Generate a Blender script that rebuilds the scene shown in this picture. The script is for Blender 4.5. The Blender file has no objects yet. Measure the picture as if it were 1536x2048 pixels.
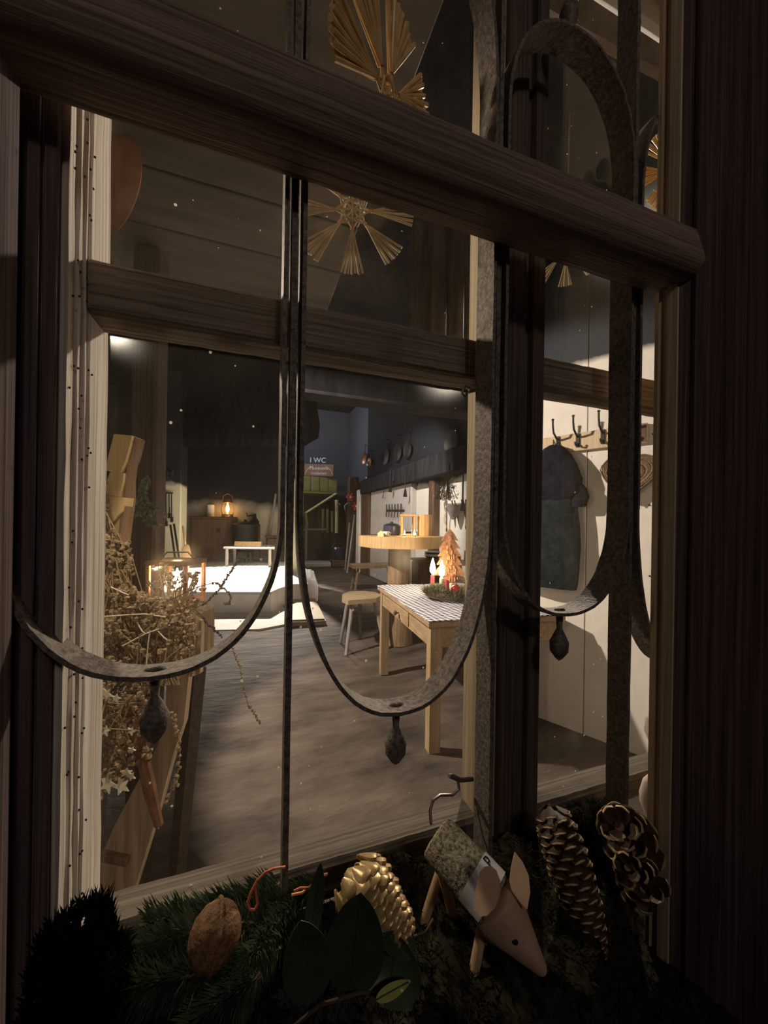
import bpy, bmesh, math, random
from mathutils import Vector, Matrix
random.seed(11)
SC = bpy.context.scene
COL = SC.collection
V = Vector
PI = math.pi

# ------------------------------------------------------------------ camera
FPX, YAW, ROLL, CX, CY, EYE = 750.0, math.radians(20), math.radians(.9), 768.0, 1047.0, 1.28
CAM = V((0, -.30, EYE))
Fw = V((math.sin(YAW), math.cos(YAW), 0))
_R0 = V((math.cos(YAW), -math.sin(YAW), 0)); _U0 = V((0, 0, 1))
Rt = _R0*math.cos(ROLL) + _U0*math.sin(ROLL)
Up = _U0*math.cos(ROLL) - _R0*math.sin(ROLL)
cd = bpy.data.cameras.new('camera'); cam = bpy.data.objects.new('camera', cd); COL.objects.link(cam)
cd.sensor_fit = 'VERTICAL'; cd.sensor_height = 24.0; cd.lens = FPX/2048*24.0
cd.shift_y = (CY-1024)/2048; cd.clip_start = .01; cd.clip_end = 100
cam.matrix_world = Matrix(((Rt.x, Up.x, -Fw.x, CAM.x), (Rt.y, Up.y, -Fw.y, CAM.y), (Rt.z, Up.z, -Fw.z, CAM.z), (0, 0, 0, 1)))
SC.camera = cam
# survey helpers: turn a sighting of the photograph into a place on a known plane
def ray(px, py): return Fw + Rt*((px-CX)/FPX) + Up*((CY-py)/FPX)
def at(px, py, d): return CAM + ray(px, py)*d
def onp(px, py, p, n):
    r = ray(px, py); n = V(n); return CAM + r*((V(p)-CAM).dot(n)/r.dot(n))
def atY(px, py, y): return onp(px, py, (0, y, 0), (0, 1, 0))
def atX(px, py, x): return onp(px, py, (x, 0, 0), (1, 0, 0))
def atZ(px, py, z=0): return onp(px, py, (0, 0, z), (0, 0, 1))

# ------------------------------------------------------------------ world, light, exposure
W = bpy.data.worlds.new('night'); SC.world = W; W.use_nodes = True
W.node_tree.nodes['Background'].inputs[0].default_value = (.010, .009, .016, 1)
W.node_tree.nodes['Background'].inputs[1].default_value = .55
SC.view_settings.view_transform = 'Standard'; SC.view_settings.look = 'None'
SC.view_settings.exposure = 0.0; SC.view_settings.gamma = 1; SC.view_settings.use_curve_mapping = False
SC.cycles.use_denoising = True
SC.cycles.max_bounces = 8; SC.cycles.transparent_max_bounces = 24
SC.cycles.sample_clamp_indirect = 4

def lamp(name, kind, loc, power, col, size=.05, target=None, angle=60, blend=.3):
    l = bpy.data.lights.new(name, kind); o = bpy.data.objects.new(name, l); COL.objects.link(o)
    o.location = loc; l.energy = power; l.color = col
    if kind == 'AREA': l.size = size
    else: l.shadow_soft_size = size
    if kind == 'SPOT': l.spot_size = math.radians(angle); l.spot_blend = blend
    if target is not None: o.rotation_euler = (V(target)-V(loc)).to_track_quat('-Z', 'Y').to_euler()
    return o
LAMP_A = at(172, 600, 2.30)         # ceiling spotlight just behind the left stile
LAMP_B = V((.55, 8.9, 2.80))        # spotlight under the smoke hood, shining down over the hearth
LAMP_C = at(1042, 640, 3.8)         # unseen lamp added behind the mullion to light the left stile
lamp('hall_spot', 'SPOT', LAMP_A, 600, (1.0, .88, .76), .04, (1.9, 1.75, .45), 74, .2)
lamp('window_lamp', 'SPOT', (-.285, .50, 1.70), 13, (1.0, .86, .68), .02, (.25, .55, 1.2), 140, .25)
lamp('hearth_spot', 'SPOT', LAMP_B, 2300, (1.0, .90, .78), .03, (-.30, 6.7, 0), 66, .4)
lamp('stile_fill', 'SPOT', LAMP_C, 420, (1.0, .86, .70), .06, (-.2, .05, 1.25), 40, .4)
lamp('gable_lamp', 'POINT', (1.2, 10.4, 4.1), 60, (.78, .85, 1.0), .1)
lamp('wall_fill_spot', 'SPOT', (.6, 4.2, 3.3), 520, (1.0, .90, .78), .05, (2.9, 6.2, 1.0), 70, .5)  # unseen spot added to brighten the white right wall
lamp('outside_fill', 'POINT', (.10, -1.40, 2.20), 6.5, (1.0, .82, .64), .05)  # fill added outside for the sill and beam, its source unseen
lamp('outside_fill_far', 'POINT', (.35, -1.7, 2.5), 5, (.90, .82, .95), .12)  # weak second fill added to lift the right part of the beam

# ------------------------------------------------------------------ materials
MATS = {}
def nt(name):
    m = bpy.data.materials.new(name); m.use_nodes = True
    n = m.node_tree.nodes; return m, n, m.node_tree.links, n['Principled BSDF']
def rgb(c): return (c[0], c[1], c[2], 1)
def mat(name, c, c2=None, rough=.6, metal=0, scale=8, st=(1, 1, 1), bump=.25, dist=.004, detail=6, lo=.35, hi=.68, spec=.3, emit=None, es=0, spots=None):
    """noise-coloured, noise-bumped surface; st stretches the grain, spots = (colour, scale, threshold)"""
    m, n, l, b = nt(name)
    tc = n.new('ShaderNodeTexCoord'); mp = n.new('ShaderNodeMapping'); mp.inputs['Scale'].default_value = [scale*s for s in st]
    l.new(tc.outputs['Object'], mp.inputs[0])
    nz = n.new('ShaderNodeTexNoise'); nz.inputs['Scale'].default_value = 1; nz.inputs['Detail'].default_value = detail; nz.inputs['Roughness'].default_value = .62
    l.new(mp.outputs[0], nz.inputs['Vector'])
    rp = n.new('ShaderNodeValToRGB'); rp.color_ramp.elements[0].position = lo; rp.color_ramp.elements[1].position = hi
    rp.color_ramp.elements[0].color = rgb(c); rp.color_ramp.elements[1].color = rgb(c2 or [min(1, x*1.5) for x in c])
    l.new(nz.outputs['Fac'], rp.inputs[0]); out = rp.outputs[0]
    if spots:
        vz = n.new('ShaderNodeTexVoronoi'); vz.inputs['Scale'].default_value = spots[1]; l.new(tc.outputs['Object'], vz.inputs['Vector'])
        lt = n.new('ShaderNodeMath'); lt.operation = 'LESS_THAN'; lt.inputs[1].default_value = spots[2]; l.new(vz.outputs['Distance'], lt.inputs[0])
        mx = n.new('ShaderNodeMix'); mx.data_type = 'RGBA'; l.new(lt.outputs[0], mx.inputs[0]); l.new(out, mx.inputs[6]); mx.inputs[7].default_value = rgb(spots[0]); out = mx.outputs[2]
    l.new(out, b.inputs['Base Color'])
    b.inputs['Roughness'].default_value = rough; b.inputs['Metallic'].default_value = metal; b.inputs['Specular IOR Level'].default_value = spec
    if bump:
        bp = n.new('ShaderNodeBump'); bp.inputs['Strength'].default_value = bump; bp.inputs['Distance'].default_value = dist
        l.new(nz.outputs['Fac'], bp.inputs['Height']); l.new(bp.outputs[0], b.inputs['Normal'])
    if emit: b.inputs['Emission Color'].default_value = rgb(emit); b.inputs['Emission Strength'].default_value = es
    MATS[name] = m; return m
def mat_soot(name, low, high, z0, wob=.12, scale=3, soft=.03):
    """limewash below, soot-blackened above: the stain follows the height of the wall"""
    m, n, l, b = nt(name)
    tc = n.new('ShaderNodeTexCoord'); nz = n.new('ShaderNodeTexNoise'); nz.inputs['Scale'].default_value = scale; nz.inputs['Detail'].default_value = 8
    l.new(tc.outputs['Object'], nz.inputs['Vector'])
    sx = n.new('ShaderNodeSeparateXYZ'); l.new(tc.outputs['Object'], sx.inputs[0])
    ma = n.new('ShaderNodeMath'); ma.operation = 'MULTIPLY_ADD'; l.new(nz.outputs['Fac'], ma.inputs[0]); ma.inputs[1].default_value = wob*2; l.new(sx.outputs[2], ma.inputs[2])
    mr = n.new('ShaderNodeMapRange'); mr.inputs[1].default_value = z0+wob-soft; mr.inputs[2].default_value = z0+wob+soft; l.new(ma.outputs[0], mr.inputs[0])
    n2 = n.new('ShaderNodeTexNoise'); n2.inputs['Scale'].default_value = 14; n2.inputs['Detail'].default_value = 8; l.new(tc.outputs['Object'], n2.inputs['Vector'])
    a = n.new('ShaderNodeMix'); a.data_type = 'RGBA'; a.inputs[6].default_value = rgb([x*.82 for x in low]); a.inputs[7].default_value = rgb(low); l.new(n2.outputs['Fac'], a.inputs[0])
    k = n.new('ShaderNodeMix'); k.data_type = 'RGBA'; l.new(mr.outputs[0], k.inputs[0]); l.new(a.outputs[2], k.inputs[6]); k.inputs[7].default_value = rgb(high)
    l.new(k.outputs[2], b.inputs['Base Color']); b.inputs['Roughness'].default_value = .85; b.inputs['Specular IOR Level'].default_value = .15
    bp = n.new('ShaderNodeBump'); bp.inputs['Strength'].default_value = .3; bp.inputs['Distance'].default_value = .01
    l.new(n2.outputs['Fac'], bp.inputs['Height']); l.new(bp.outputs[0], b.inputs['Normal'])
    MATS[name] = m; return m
def mat_emit(name, col, s):
    m, n, l, b = nt(name); b.inputs['Base Color'].default_value = rgb(col); b.inputs['Emission Color'].default_value = rgb(col); b.inputs['Emission Strength'].default_value = s
    MATS[name] = m; return m
def mat_glass(name, blur=.018, dirt=.010):
    """old window pane: clear, faintly forward-scattering, with dust and specks"""
    m, n, l, b = nt(name); n.remove(b); out = n['Material Output']
    tc = n.new('ShaderNodeTexCoord')
    tr = n.new('ShaderNodeBsdfTransparent'); gl = n.new('ShaderNodeBsdfGlossy'); gl.inputs['Roughness'].default_value = .03
    fr = n.new('ShaderNodeFresnel'); fr.inputs['IOR'].default_value = 1.35
    ge = n.new('ShaderNodeNewGeometry'); fb = n.new('ShaderNodeMath'); fb.operation = 'SUBTRACT'; fb.use_clamp = True; l.new(fr.outputs[0], fb.inputs[0]); l.new(ge.outputs['Backfacing'], fb.inputs[1])
    m1 = n.new('ShaderNodeMixShader'); l.new(fb.outputs[0], m1.inputs[0]); l.new(tr.outputs[0], m1.inputs[1]); l.new(gl.outputs[0], m1.inputs[2])
    rf = n.new('ShaderNodeBsdfRefraction'); rf.inputs['IOR'].default_value = 1.25; rf.inputs['Roughness'].default_value = .34; rf.inputs['Color'].default_value = (1, .98, .94, 1)
    m2 = n.new('ShaderNodeMixShader'); m2.inputs[0].default_value = blur; l.new(m1.outputs[0], m2.inputs[1]); l.new(rf.outputs[0], m2.inputs[2])
    df = n.new('ShaderNodeBsdfDiffuse'); df.inputs[0].default_value = (.55, .5, .44, 1); tl = n.new('ShaderNodeBsdfTranslucent'); tl.inputs[0].default_value = (.6, .52, .42, 1)
    md = n.new('ShaderNodeMixShader'); md.inputs[0].default_value = .7; l.new(df.outputs[0], md.inputs[1]); l.new(tl.outputs[0], md.inputs[2])
    nz = n.new('ShaderNodeTexNoise'); nz.inputs['Scale'].default_value = 9; nz.inputs['Detail'].default_value = 9; l.new(tc.outputs['Object'], nz.inputs['Vector'])
    mr = n.new('ShaderNodeMapRange'); mr.inputs[1].default_value = .35; mr.inputs[2].default_value = .75; mr.inputs[3].default_value = dirt*.4; mr.inputs[4].default_value = dirt*1.8; l.new(nz.outputs['Fac'], mr.inputs[0])
    vz = n.new('ShaderNodeTexVoronoi'); vz.inputs['Scale'].default_value = 75; l.new(tc.outputs['Object'], vz.inputs['Vector'])
    wn = n.new('ShaderNodeTexWhiteNoise'); l.new(vz.outputs['Position'], wn.inputs['Vector'])
    th = n.new('ShaderNodeMath'); th.operation = 'MULTIPLY'; l.new(wn.outputs['Value'], th.inputs[0]); l.new(wn.outputs['Value'], th.inputs[1])
    th2 = n.new('ShaderNodeMath'); th2.operation = 'MULTIPLY_ADD'; l.new(th.outputs[0], th2.inputs[0]); th2.inputs[1].default_value = .20; th2.inputs[2].default_value = -.10
    lt = n.new('ShaderNodeMath'); lt.operation = 'LESS_THAN'; l.new(vz.outputs['Distance'], lt.inputs[0]); l.new(th2.outputs[0], lt.inputs[1])
    ad = n.new('ShaderNodeMath'); ad.operation = 'MULTIPLY_ADD'; l.new(lt.outputs[0], ad.inputs[0]); ad.inputs[1].default_value = .75; l.new(mr.outputs[0], ad.inputs[2]); ad.use_clamp = True
    m3 = n.new('ShaderNodeMixShader'); l.new(ad.outputs[0], m3.inputs[0]); l.new(m2.outputs[0], m3.inputs[1]); l.new(md.outputs[0], m3.inputs[2])
    l.new(m3.outputs[0], out.inputs['Surface']); MATS[name] = m; return m
def mat_clear(name):
    m, n, l, b = nt(name); n.remove(b); out = n['Material Output']
    tr = n.new('ShaderNodeBsdfTransparent'); gl = n.new('ShaderNodeBsdfGlossy'); gl.inputs['Roughness'].default_value = .05
    x = n.new('ShaderNodeMixShader'); x.inputs[0].default_value = .1; l.new(tr.outputs[0], x.inputs[1]); l.new(gl.outputs[0], x.inputs[2]); l.new(x.outputs[0], out.inputs['Surface'])
    MATS[name] = m; return m
def mat_gingham(name, a, bcol, cell):
    m, n, l, b = nt(name); tc = n.new('ShaderNodeTexCoord'); sx = n.new('ShaderNodeSeparateXYZ'); l.new(tc.outputs['Object'], sx.inputs[0])
    outs = []
    for k in (0, 1):
        d = n.new('ShaderNodeMath'); d.operation = 'DIVIDE'; l.new(sx.outputs[k], d.inputs[0]); d.inputs[1].default_value = cell
        f = n.new('ShaderNodeMath'); f.operation = 'FRACT'; l.new(d.outputs[0], f.inputs[0])
        g = n.new('ShaderNodeMath'); g.operation = 'GREATER_THAN'; l.new(f.outputs[0], g.inputs[0]); g.inputs[1].default_value = .5; outs.append(g)
    s = n.new('ShaderNodeMath'); s.operation = 'ADD'; l.new(outs[0].outputs[0], s.inputs[0]); l.new(outs[1].outputs[0], s.inputs[1])
    h = n.new('ShaderNodeMath'); h.operation = 'MULTIPLY'; l.new(s.outputs[0], h.inputs[0]); h.inputs[1].default_value = .5
    x = n.new('ShaderNodeMix'); x.data_type = 'RGBA'; l.new(h.outputs[0], x.inputs[0]); x.inputs[6].default_value = rgb(a); x.inputs[7].default_value = rgb(bcol)
    l.new(x.outputs[2], b.inputs['Base Color']); b.inputs['Roughness'].default_value = .9; MATS[name] = m; return m

G = mat
# weathered outside timber, grain along x / along z
G('beam_wood', (.070, .042, .032), (.36, .25, .18), .75, scale=330, st=(.012, 1, 1), bump=1.0, dist=.0016, lo=.3, hi=.7)
G('jamb_wood', (.065, .042, .038), (.20, .14, .122), .8, scale=330, st=(1, 1, .012), bump=1.0, dist=.0016)
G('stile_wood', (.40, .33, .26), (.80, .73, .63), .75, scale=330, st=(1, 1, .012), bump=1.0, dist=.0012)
G('muntin_wood', (.10, .075, .05), (.33, .26, .19), .75, scale=330, st=(.014, 1, 1), bump=1.0, dist=.0012)
G('post_wood', (.05, .036, .027), (.15, .11, .08), .75, scale=330, st=(1, 1, .012), bump=.8, dist=.0012)
G('rail_wood', (.07, .055, .04), (.22, .18, .135), .8, scale=300, st=(0.014, 1, 1), bump=.5, dist=.002)
G('pale_lit_wood', (.42, .31, .18), (.62, .50, .34), .75, scale=300, st=(1, 1, 0.014), bump=.5, dist=.002)  # pale coat rail wood, also the tone for edges where lamplight falls
G('iron', (.075, .060, .050), (.30, .25, .20), .62, .25, scale=240, bump=1.0, dist=.0015, detail=4, lo=.3, hi=.75)
G('dark_iron', (.014, .014, .016), (.036, .033, .033), .55, .2, scale=30, bump=.3)
G('steel', (.20, .18, .16), (.34, .31, .28), .4, .85, scale=60, bump=.2)
G('floor_clay', (.030, .022, .016), (.128, .095, .070), .8, scale=3.2, st=(.55, 1.3, 1), bump=1.0, dist=.06, detail=10, lo=.33, hi=.66)
G('plaster', (.74, .70, .64), (.86, .82, .76), .85, scale=5, bump=.35, dist=.02)
G('plaster_grey', (.46, .43, .41), (.55, .52, .49), .85, scale=5, bump=.35, dist=.02)
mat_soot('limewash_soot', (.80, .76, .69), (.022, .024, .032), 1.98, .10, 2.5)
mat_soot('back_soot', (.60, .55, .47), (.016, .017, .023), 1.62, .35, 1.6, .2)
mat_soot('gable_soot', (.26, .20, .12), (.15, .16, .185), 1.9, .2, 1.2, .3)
mat_soot('board_dark_top', (.70, .64, .55), (.030, .034, .040), 2.30, .05, 5, .02)  # white boards, dark above a ragged height line
G('hood_wood', (.018, .018, .022), (.040, .038, .042), .85, scale=10, st=(1, 1, .2), bump=.4, spec=.04)
G('ceiling_board', (.085, .070, .055), (.150, .130, .105), .8, scale=12, st=(.12, 1, 1), bump=.5)
G('dark_board', (.035, .028, .024), (.085, .066, .052), .85, scale=14, st=(.1, 1, 1), bump=.5)
G('brown_board', (.085, .058, .040), (.17, .12, .085), .8, scale=16, st=(1, 1, .1), bump=.5)
G('new_wood', (.48, .30, .13), (.66, .45, .22), .6, scale=48, st=(1, 1, .06), bump=.25)
G('tree_wood', (.80, .55, .22), (.90, .66, .32), .6, scale=48, st=(1, 1, .06), bump=.25)
G('table_wood', (.25, .16, .085), (.40, .275, .155), .6, scale=48, st=(1, .15, 1), bump=.25)
G('leg_wood', (.27, .175, .09), (.42, .29, .165), .6, scale=48, st=(1, 1, .12), bump=.25)
G('stool_wood', (.30, .22, .13), (.44, .34, .21), .55, scale=48, st=(.06, 1, 1), bump=.2)
G('grey_wood', (.22, .20, .18), (.36, .33, .30), .7, scale=48, st=(1, 1, .2), bump=.3)
G('log_bark', (.20, .12, .07), (.36, .24, .14), .9, scale=18, st=(1, 1, .2), bump=1, dist=.02)
G('split_log', (.42, .24, .09), (.80, .55, .26), .7, scale=26, st=(1, 1, .08), bump=1, dist=.01)
G('rust', (.20, .085, .038), (.42, .20, .095), .7, scale=40, bump=.8, dist=.006)
G('dark_brown', (.07, .035, .022), (.14, .075, .045), .6, scale=14, st=(1, 1, .2), bump=.3)
G('crate_wood', (.12, .075, .040), (.28, .185, .10), .75, scale=48, st=(1, 1, .12), bump=.5)
G('plank_wood', (.30, .21, .13), (.55, .41, .27), .7, scale=48, st=(1, 1, .06), bump=.5)
G('olive_paint', (.25, .22, .07), (.36, .31, .12), .6, scale=9, bump=.2)
G('sign_brown', (.30, .15, .09), (.38, .20, .12), .6, scale=9, bump=.1)
G('white_paint', (.85, .82, .78), None, .6, bump=0)
G('cream_paint', (.80, .66, .36), None, .6, bump=0)
G('copper', (.33, .15, .075), (.52, .26, .14), .4, .7, scale=20, bump=.15)
G('brown_glaze', (.20, .075, .035), (.36, .15, .075), .25, .0, scale=6, bump=.1, spec=.6)
G('blue_enamel', (.015, .022, .06), (.03, .04, .09), .3, spec=.6, scale=10, bump=.1)
G('porcelain', (.80, .80, .82), None, .25, bump=0, spec=.6)
G('straw_dim_lit', (.40, .32, .19), (.55, .46, .30), .7, scale=60, bump=.2, dist=.001)  # straw toned down for the weaker light on the lower stars
G('straw', (.62, .37, .13), (.86, .62, .29), .42, scale=60, st=(1, 1, 1), bump=.2, dist=.001, spec=.5)
G('red_thread', (.62, .16, .10), None, .8, bump=0)
G('orange_thread', (.80, .32, .15), None, .8, bump=0)
G('needle', (.030, .050, .024), (.120, .155, .075), .55, scale=90, bump=0)
G('fresh_needle', (.10, .17, .09), (.28, .36, .24), .6, scale=60, bump=0)
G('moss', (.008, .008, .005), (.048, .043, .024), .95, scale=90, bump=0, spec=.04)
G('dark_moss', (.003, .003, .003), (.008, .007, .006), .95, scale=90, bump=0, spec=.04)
G('leaf', (.028, .050, .022), (.055, .085, .035), .38, scale=30, bump=.3, dist=.001, spec=.5)
G('leaf_edge', (.32, .34, .09), None, .5, bump=0)
G('twig', (.10, .065, .04), (.19, .13, .08), .8, scale=60, bump=.4)
G('birch_bark', (.11, .09, .05), (.50, .44, .30), .85, scale=330, bump=1, dist=.0015, lo=.36, hi=.62, detail=3)
G('pig_wood', (.50, .31, .19), (.64, .43, .28), .55, scale=26, st=(.4, 1, 1), bump=.15)
G('pig_leg', (.55, .35, .17), (.72, .50, .28), .55, scale=90, st=(1, 1, .1), bump=.3, dist=.001)
G('paper', (.78, .74, .70), None, .8, bump=0)
G('ink', (.012, .010, .012), None, .6, bump=0)
G('cone_scale', (.045, .024, .014), (.11, .062, .034), .6, scale=160, bump=.4, dist=.001)
G('cone_tip', (.45, .29, .15), (.70, .50, .30), .55, scale=160, bump=.4, dist=.001)
G('gold_scale', (.40, .26, .11), (.68, .49, .24), .32, .35, scale=120, bump=.4, dist=.001)
G('walnut', (.16, .075, .032), (.42, .23, .105), .6, scale=260, bump=1, dist=.003)
G('dried_stem', (.30, .20, .09), (.50, .36, .19), .8, scale=60, bump=.3)
G('dried_head', (.10, .060, .028), (.58, .42, .23), .85, scale=200, bump=.5)  # pale end of the noise stands in for highlights on the heads
G('dark_stem', (.05, .035, .025), (.10, .07, .05), .8, scale=60, bump=.3)
G('pale_straw', (.68, .58, .40), (.84, .76, .58), .7, scale=60, bump=.2)
G('dried_red', (.12, .05, .026), (.22, .10, .05), .7, scale=30, bump=.6)
G('jacket_cloth', (.008, .012, .013), (.022, .030, .031), .8, scale=16, bump=.7, dist=.02, spec=.04)
G('hood_cloth', (.006, .006, .010), (.015, .015, .022), .8, scale=16, bump=.7, dist=.02, spec=.04)
G('wicker', (.10, .055, .03), (.23, .14, .08), .8, scale=120, bump=1, dist=.004)
G('cloth_white', (.72, .60, .52), (.80, .70, .62), .9, scale=60, bump=.3, dist=.002)
G('cloth_red', (.42, .09, .05), None, .9, bump=0)
G('red_glass', (.36, .025, .02), None, .12, .5, bump=0, spec=.8)
G('red_wax', (.45, .06, .07), None, .45, bump=0)
G('cream_wax', (.72, .62, .45), None, .45, bump=0)
G('white_wax', (.66, .62, .56), None, .45, bump=0)
G('herb', (.055, .065, .025), (.17, .17, .075), .85, scale=50, bump=0)
mat_emit('flame', (1.0, .80, .50), 60); mat_emit('tea_flame', (1.0, .72, .36), 45); mat_emit('lantern_glow', (1.0, .55, .16), 26); mat_emit('bulb', (1, .9, .75), 60)
mat_glass('old_glass'); mat_glass('clean_glass', .001, .012); mat_clear('clear_glass')
mat_gingham('gingham', (.80, .78, .78), (.035, .035, .075), .036)

# ------------------------------------------------------------------ mesh helpers
class M:
    def __init__(s): s.v = []; s.f = []; s.sm = []
    def add(s, vs, fs, smooth=True):
        o = len(s.v); s.v += [V(x) for x in vs]; s.f += [[i+o for i in f] for f in fs]; s.sm += [smooth]*len(fs); return s
    def mark(s): s._k = len(s.v); return s
    def xf(s, mx, k=0):
        for i in range(k, len(s.v)): s.v[i] = mx @ s.v[i]
        return s
    def cbox(s, c, d, R=None, b=None):
        """box with chamfered edges"""
        c = V(c); h = [x/2 for x in d]; b = min(d)*.12 if b is None else b; b = min(b, min(h)*.9)
        vs = []; idx = {}
        for sx in (-1, 1):
            for sy in (-1, 1):
                for sz in (-1, 1):
                    for a in range(3):
                        p = [sx*(h[0]-b), sy*(h[1]-b), sz*(h[2]-b)]; p[a] = (sx, sy, sz)[a]*h[a]
                        idx[(sx, sy, sz, a)] = len(vs); vs.append(V(p))
        fs = []
        for a in range(3):
            u, w = [(1, 2), (2, 0), (0, 1)][a]
            for sg in (-1, 1):
                q = []
                for (i, j) in ((-1, -1), (1, -1), (1, 1), (-1, 1)):
                    k = [0, 0, 0]; k[a] = sg; k[u] = i; k[w] = j; q.append(idx[(*k, a)])
                fs.append(q)
            for i in (-1, 1):
                for j in (-1, 1):
                    k1 = [0, 0, 0]; k2 = [0, 0, 0]; k1[a] = -1; k2[a] = 1
                    for k in (k1, k2): k[u] = i; k[w] = j
                    fs.append([idx[(*k1, u)], idx[(*k2, u)], idx[(*k2, w)], idx[(*k1, w)]])
        for sx in (-1, 1):
            for sy in (-1, 1):
                for sz in (-1, 1): fs.append([idx[(sx, sy, sz, a)] for a in range(3)])
        R = R or Matrix.Identity(3)
        return s.add([c + R @ x for x in vs], fs, False)
    def tube(s, pts, r, n=8, cap=True, closed=False, flat=1.0):
        pts = [V(p) for p in pts]; N = len(pts); rs = r if isinstance(r, (list, tuple)) else [r]*N
        up = V((0, 0, 1)); t0 = (pts[1]-pts[0]).normalized()
        if abs(t0.dot(up)) > .9: up = V((1, 0, 0))
        vs = []; a = t0.cross(up).normalized()
        for i in range(N):
            if closed: t = pts[(i+1) % N]-pts[i-1]
            else: t = pts[min(i+1, N-1)]-pts[max(i-1, 0)]
            t.normalize(); a = (a - t*a.dot(t))
            a = a.normalized() if a.length > 1e-6 else t.orthogonal().normalized()
            b = t.cross(a)
            for k in range(n):
                g = 2*PI*k/n; vs.append(pts[i] + a*(rs[i]*math.cos(g)) + b*(rs[i]*flat*math.sin(g)))
        fs = []
        for i in range(N if closed else N-1):
            j = (i+1) % N
            for k in range(n): fs.append([i*n+k, i*n+(k+1) % n, j*n+(k+1) % n, j*n+k])
        if cap and not closed: fs += [list(range(n))[::-1], [(N-1)*n+k for k in range(n)]]
        return s.add(vs, fs)
    def strip(s, pts, w, th, jit=0):
        """flat bar bent in the xz plane, its breadth w across y"""
        pts = [V(p) for p in pts]; N = len(pts); vs = []; fs = []
        for i in range(N):
            t = (pts[min(i+1, N-1)]-pts[max(i-1, 0)]).normalized(); nn = V((-t.z, 0, t.x)).normalized()
            j = random.uniform(-jit, jit); w2 = w/2 + random.uniform(-jit, jit)
            for (a, b) in ((-1, -1), (1, -1), (1, 1), (-1, 1)): vs.append(pts[i] + nn*(a*th/2+j*.5) + V((0, b*w2, 0)))
        for i in range(N-1):
            for k in range(4): fs.append([i*4+k, i*4+(k+1) % 4, i*4+4+(k+1) % 4, i*4+4+k])
        fs += [[3, 2, 1, 0], [(N-1)*4+k for k in range(4)]]
        return s.add(vs, fs)
    def lathe(s, prof, n=20, c=(0, 0, 0), R=None, sx=1, sy=1):
        c = V(c); R = R or Matrix.Identity(3); vs = []; fs = []; N = len(prof)
        for (r, z) in prof:
            for k in range(n): g = 2*PI*k/n; vs.append(c + R @ V((r*sx*math.cos(g), r*sy*math.sin(g), z)))
        for i in range(N-1):
            for k in range(n): fs.append([i*n+k, i*n+(k+1) % n, (i+1)*n+(k+1) % n, (i+1)*n+k])
        if prof[0][0] > 1e-5: fs.append(list(range(n))[::-1])
        if prof[-1][0] > 1e-5: fs.append([(N-1)*n+k for k in range(n)])
        return s.add(vs, fs)
    def ell(s, c, d, nu=12, nv=8, R=None, nz=0):
        c = V(c); R = R or Matrix.Identity(3); vs = [c + R @ V((0, 0, -d[2]))]; fs = []
        for i in range(1, nv):
            t = PI*i/nv
            for k in range(nu):
                g = 2*PI*k/nu; q = 1+random.uniform(-nz, nz)
                vs.append(c + R @ V((d[0]*math.sin(t)*math.cos(g)*q, d[1]*math.sin(t)*math.sin(g)*q, -d[2]*math.cos(t)*q)))
        vs.append(c + R @ V((0, 0, d[2])))
        for k in range(nu): fs.append([0, 1+(k+1) % nu, 1+k])
        for i in range(nv-2):
            for k in range(nu): a = 1+i*nu; fs.append([a+k, a+(k+1) % nu, a+nu+(k+1) % nu, a+nu+k])
        e = len(vs)-1; a = 1+(nv-2)*nu
        for k in range(nu): fs.append([a+k, a+(k+1) % nu, e])
        return s.add(vs, fs)
    def prism(s, poly, th, o=(0, 0, 0), u=(1, 0, 0), w=(0, 0, 1), smooth=False):
        """polygon in the (u,w) plane through o, thickness th centred on it"""
        o, u, w = V(o), V(u), V(w); nn = u.cross(w).normalized(); N = len(poly)
        vs = [o+u*a+w*b-nn*th/2 for a, b in poly] + [o+u*a+w*b+nn*th/2 for a, b in poly]
        fs = [list(range(N))[::-1], [N+i for i in range(N)]] + [[i, (i+1) % N, N+(i+1) % N, N+i] for i in range(N)]
        return s.add(vs, fs, smooth)
    def sweep(s, prof, a, b, u, w, smooth=False):
        """profile (in u,w) swept straight from a to b"""
        a, b, u, w = V(a), V(b), V(u), V(w); N = len(prof)
        vs = [p+u*x+w*y for p in (a, b) for x, y in prof]
        fs = [[i, (i+1) % N, N+(i+1) % N, N+i] for i in range(N)] + [list(range(N))[::-1], [N+i for i in range(N)]]
        return s.add(vs, fs, smooth)
    def mesh(s, name, mats, fm=None):
        me = bpy.data.meshes.new(name); me.from_pydata(s.v, [], s.f)
        bm = bmesh.new(); bm.from_mesh(me); bmesh.ops.recalc_face_normals(bm, faces=bm.faces); bm.to_mesh(me); bm.free()
        me.polygons.foreach_set('use_smooth', s.sm)
        me.set_sharp_from_angle(angle=math.radians(42))
        for m in (mats if isinstance(mats, (list, tuple)) else [mats]): me.materials.append(MATS[m])
        if fm:
            for i, q in fm.items(): me.polygons[i].material_index = q
        return me
def link(name, me, parent=None, loc=None):
    o = bpy.data.objects.new(name, me); COL.objects.link(o)
    if parent: o.parent = parent
    if loc is not None: o.location = loc
    return o
def T(name, label, cat, loc, group=None, rz=0):
    o = bpy.data.objects.new(name, None); COL.objects.link(o); o.location = loc; o.rotation_euler = (0, 0, rz); o.empty_display_size = .05
    o['label'] = label; o['category'] = cat
    if group: o['group'] = group
    return o
def P(name, m, mt, parent, world=False, label=None, stuff=False, loc=None):
    if world:
        p = parent; off = V((0, 0, 0))
        while p: off = off + p.location; p = p.parent
        m.v = [x-off for x in m.v]
    o = link(name, m.mesh(name, mt), parent, loc)
    if label: o['label'] = label
    if stuff: o['kind'] = 'stuff'
    return o
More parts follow.
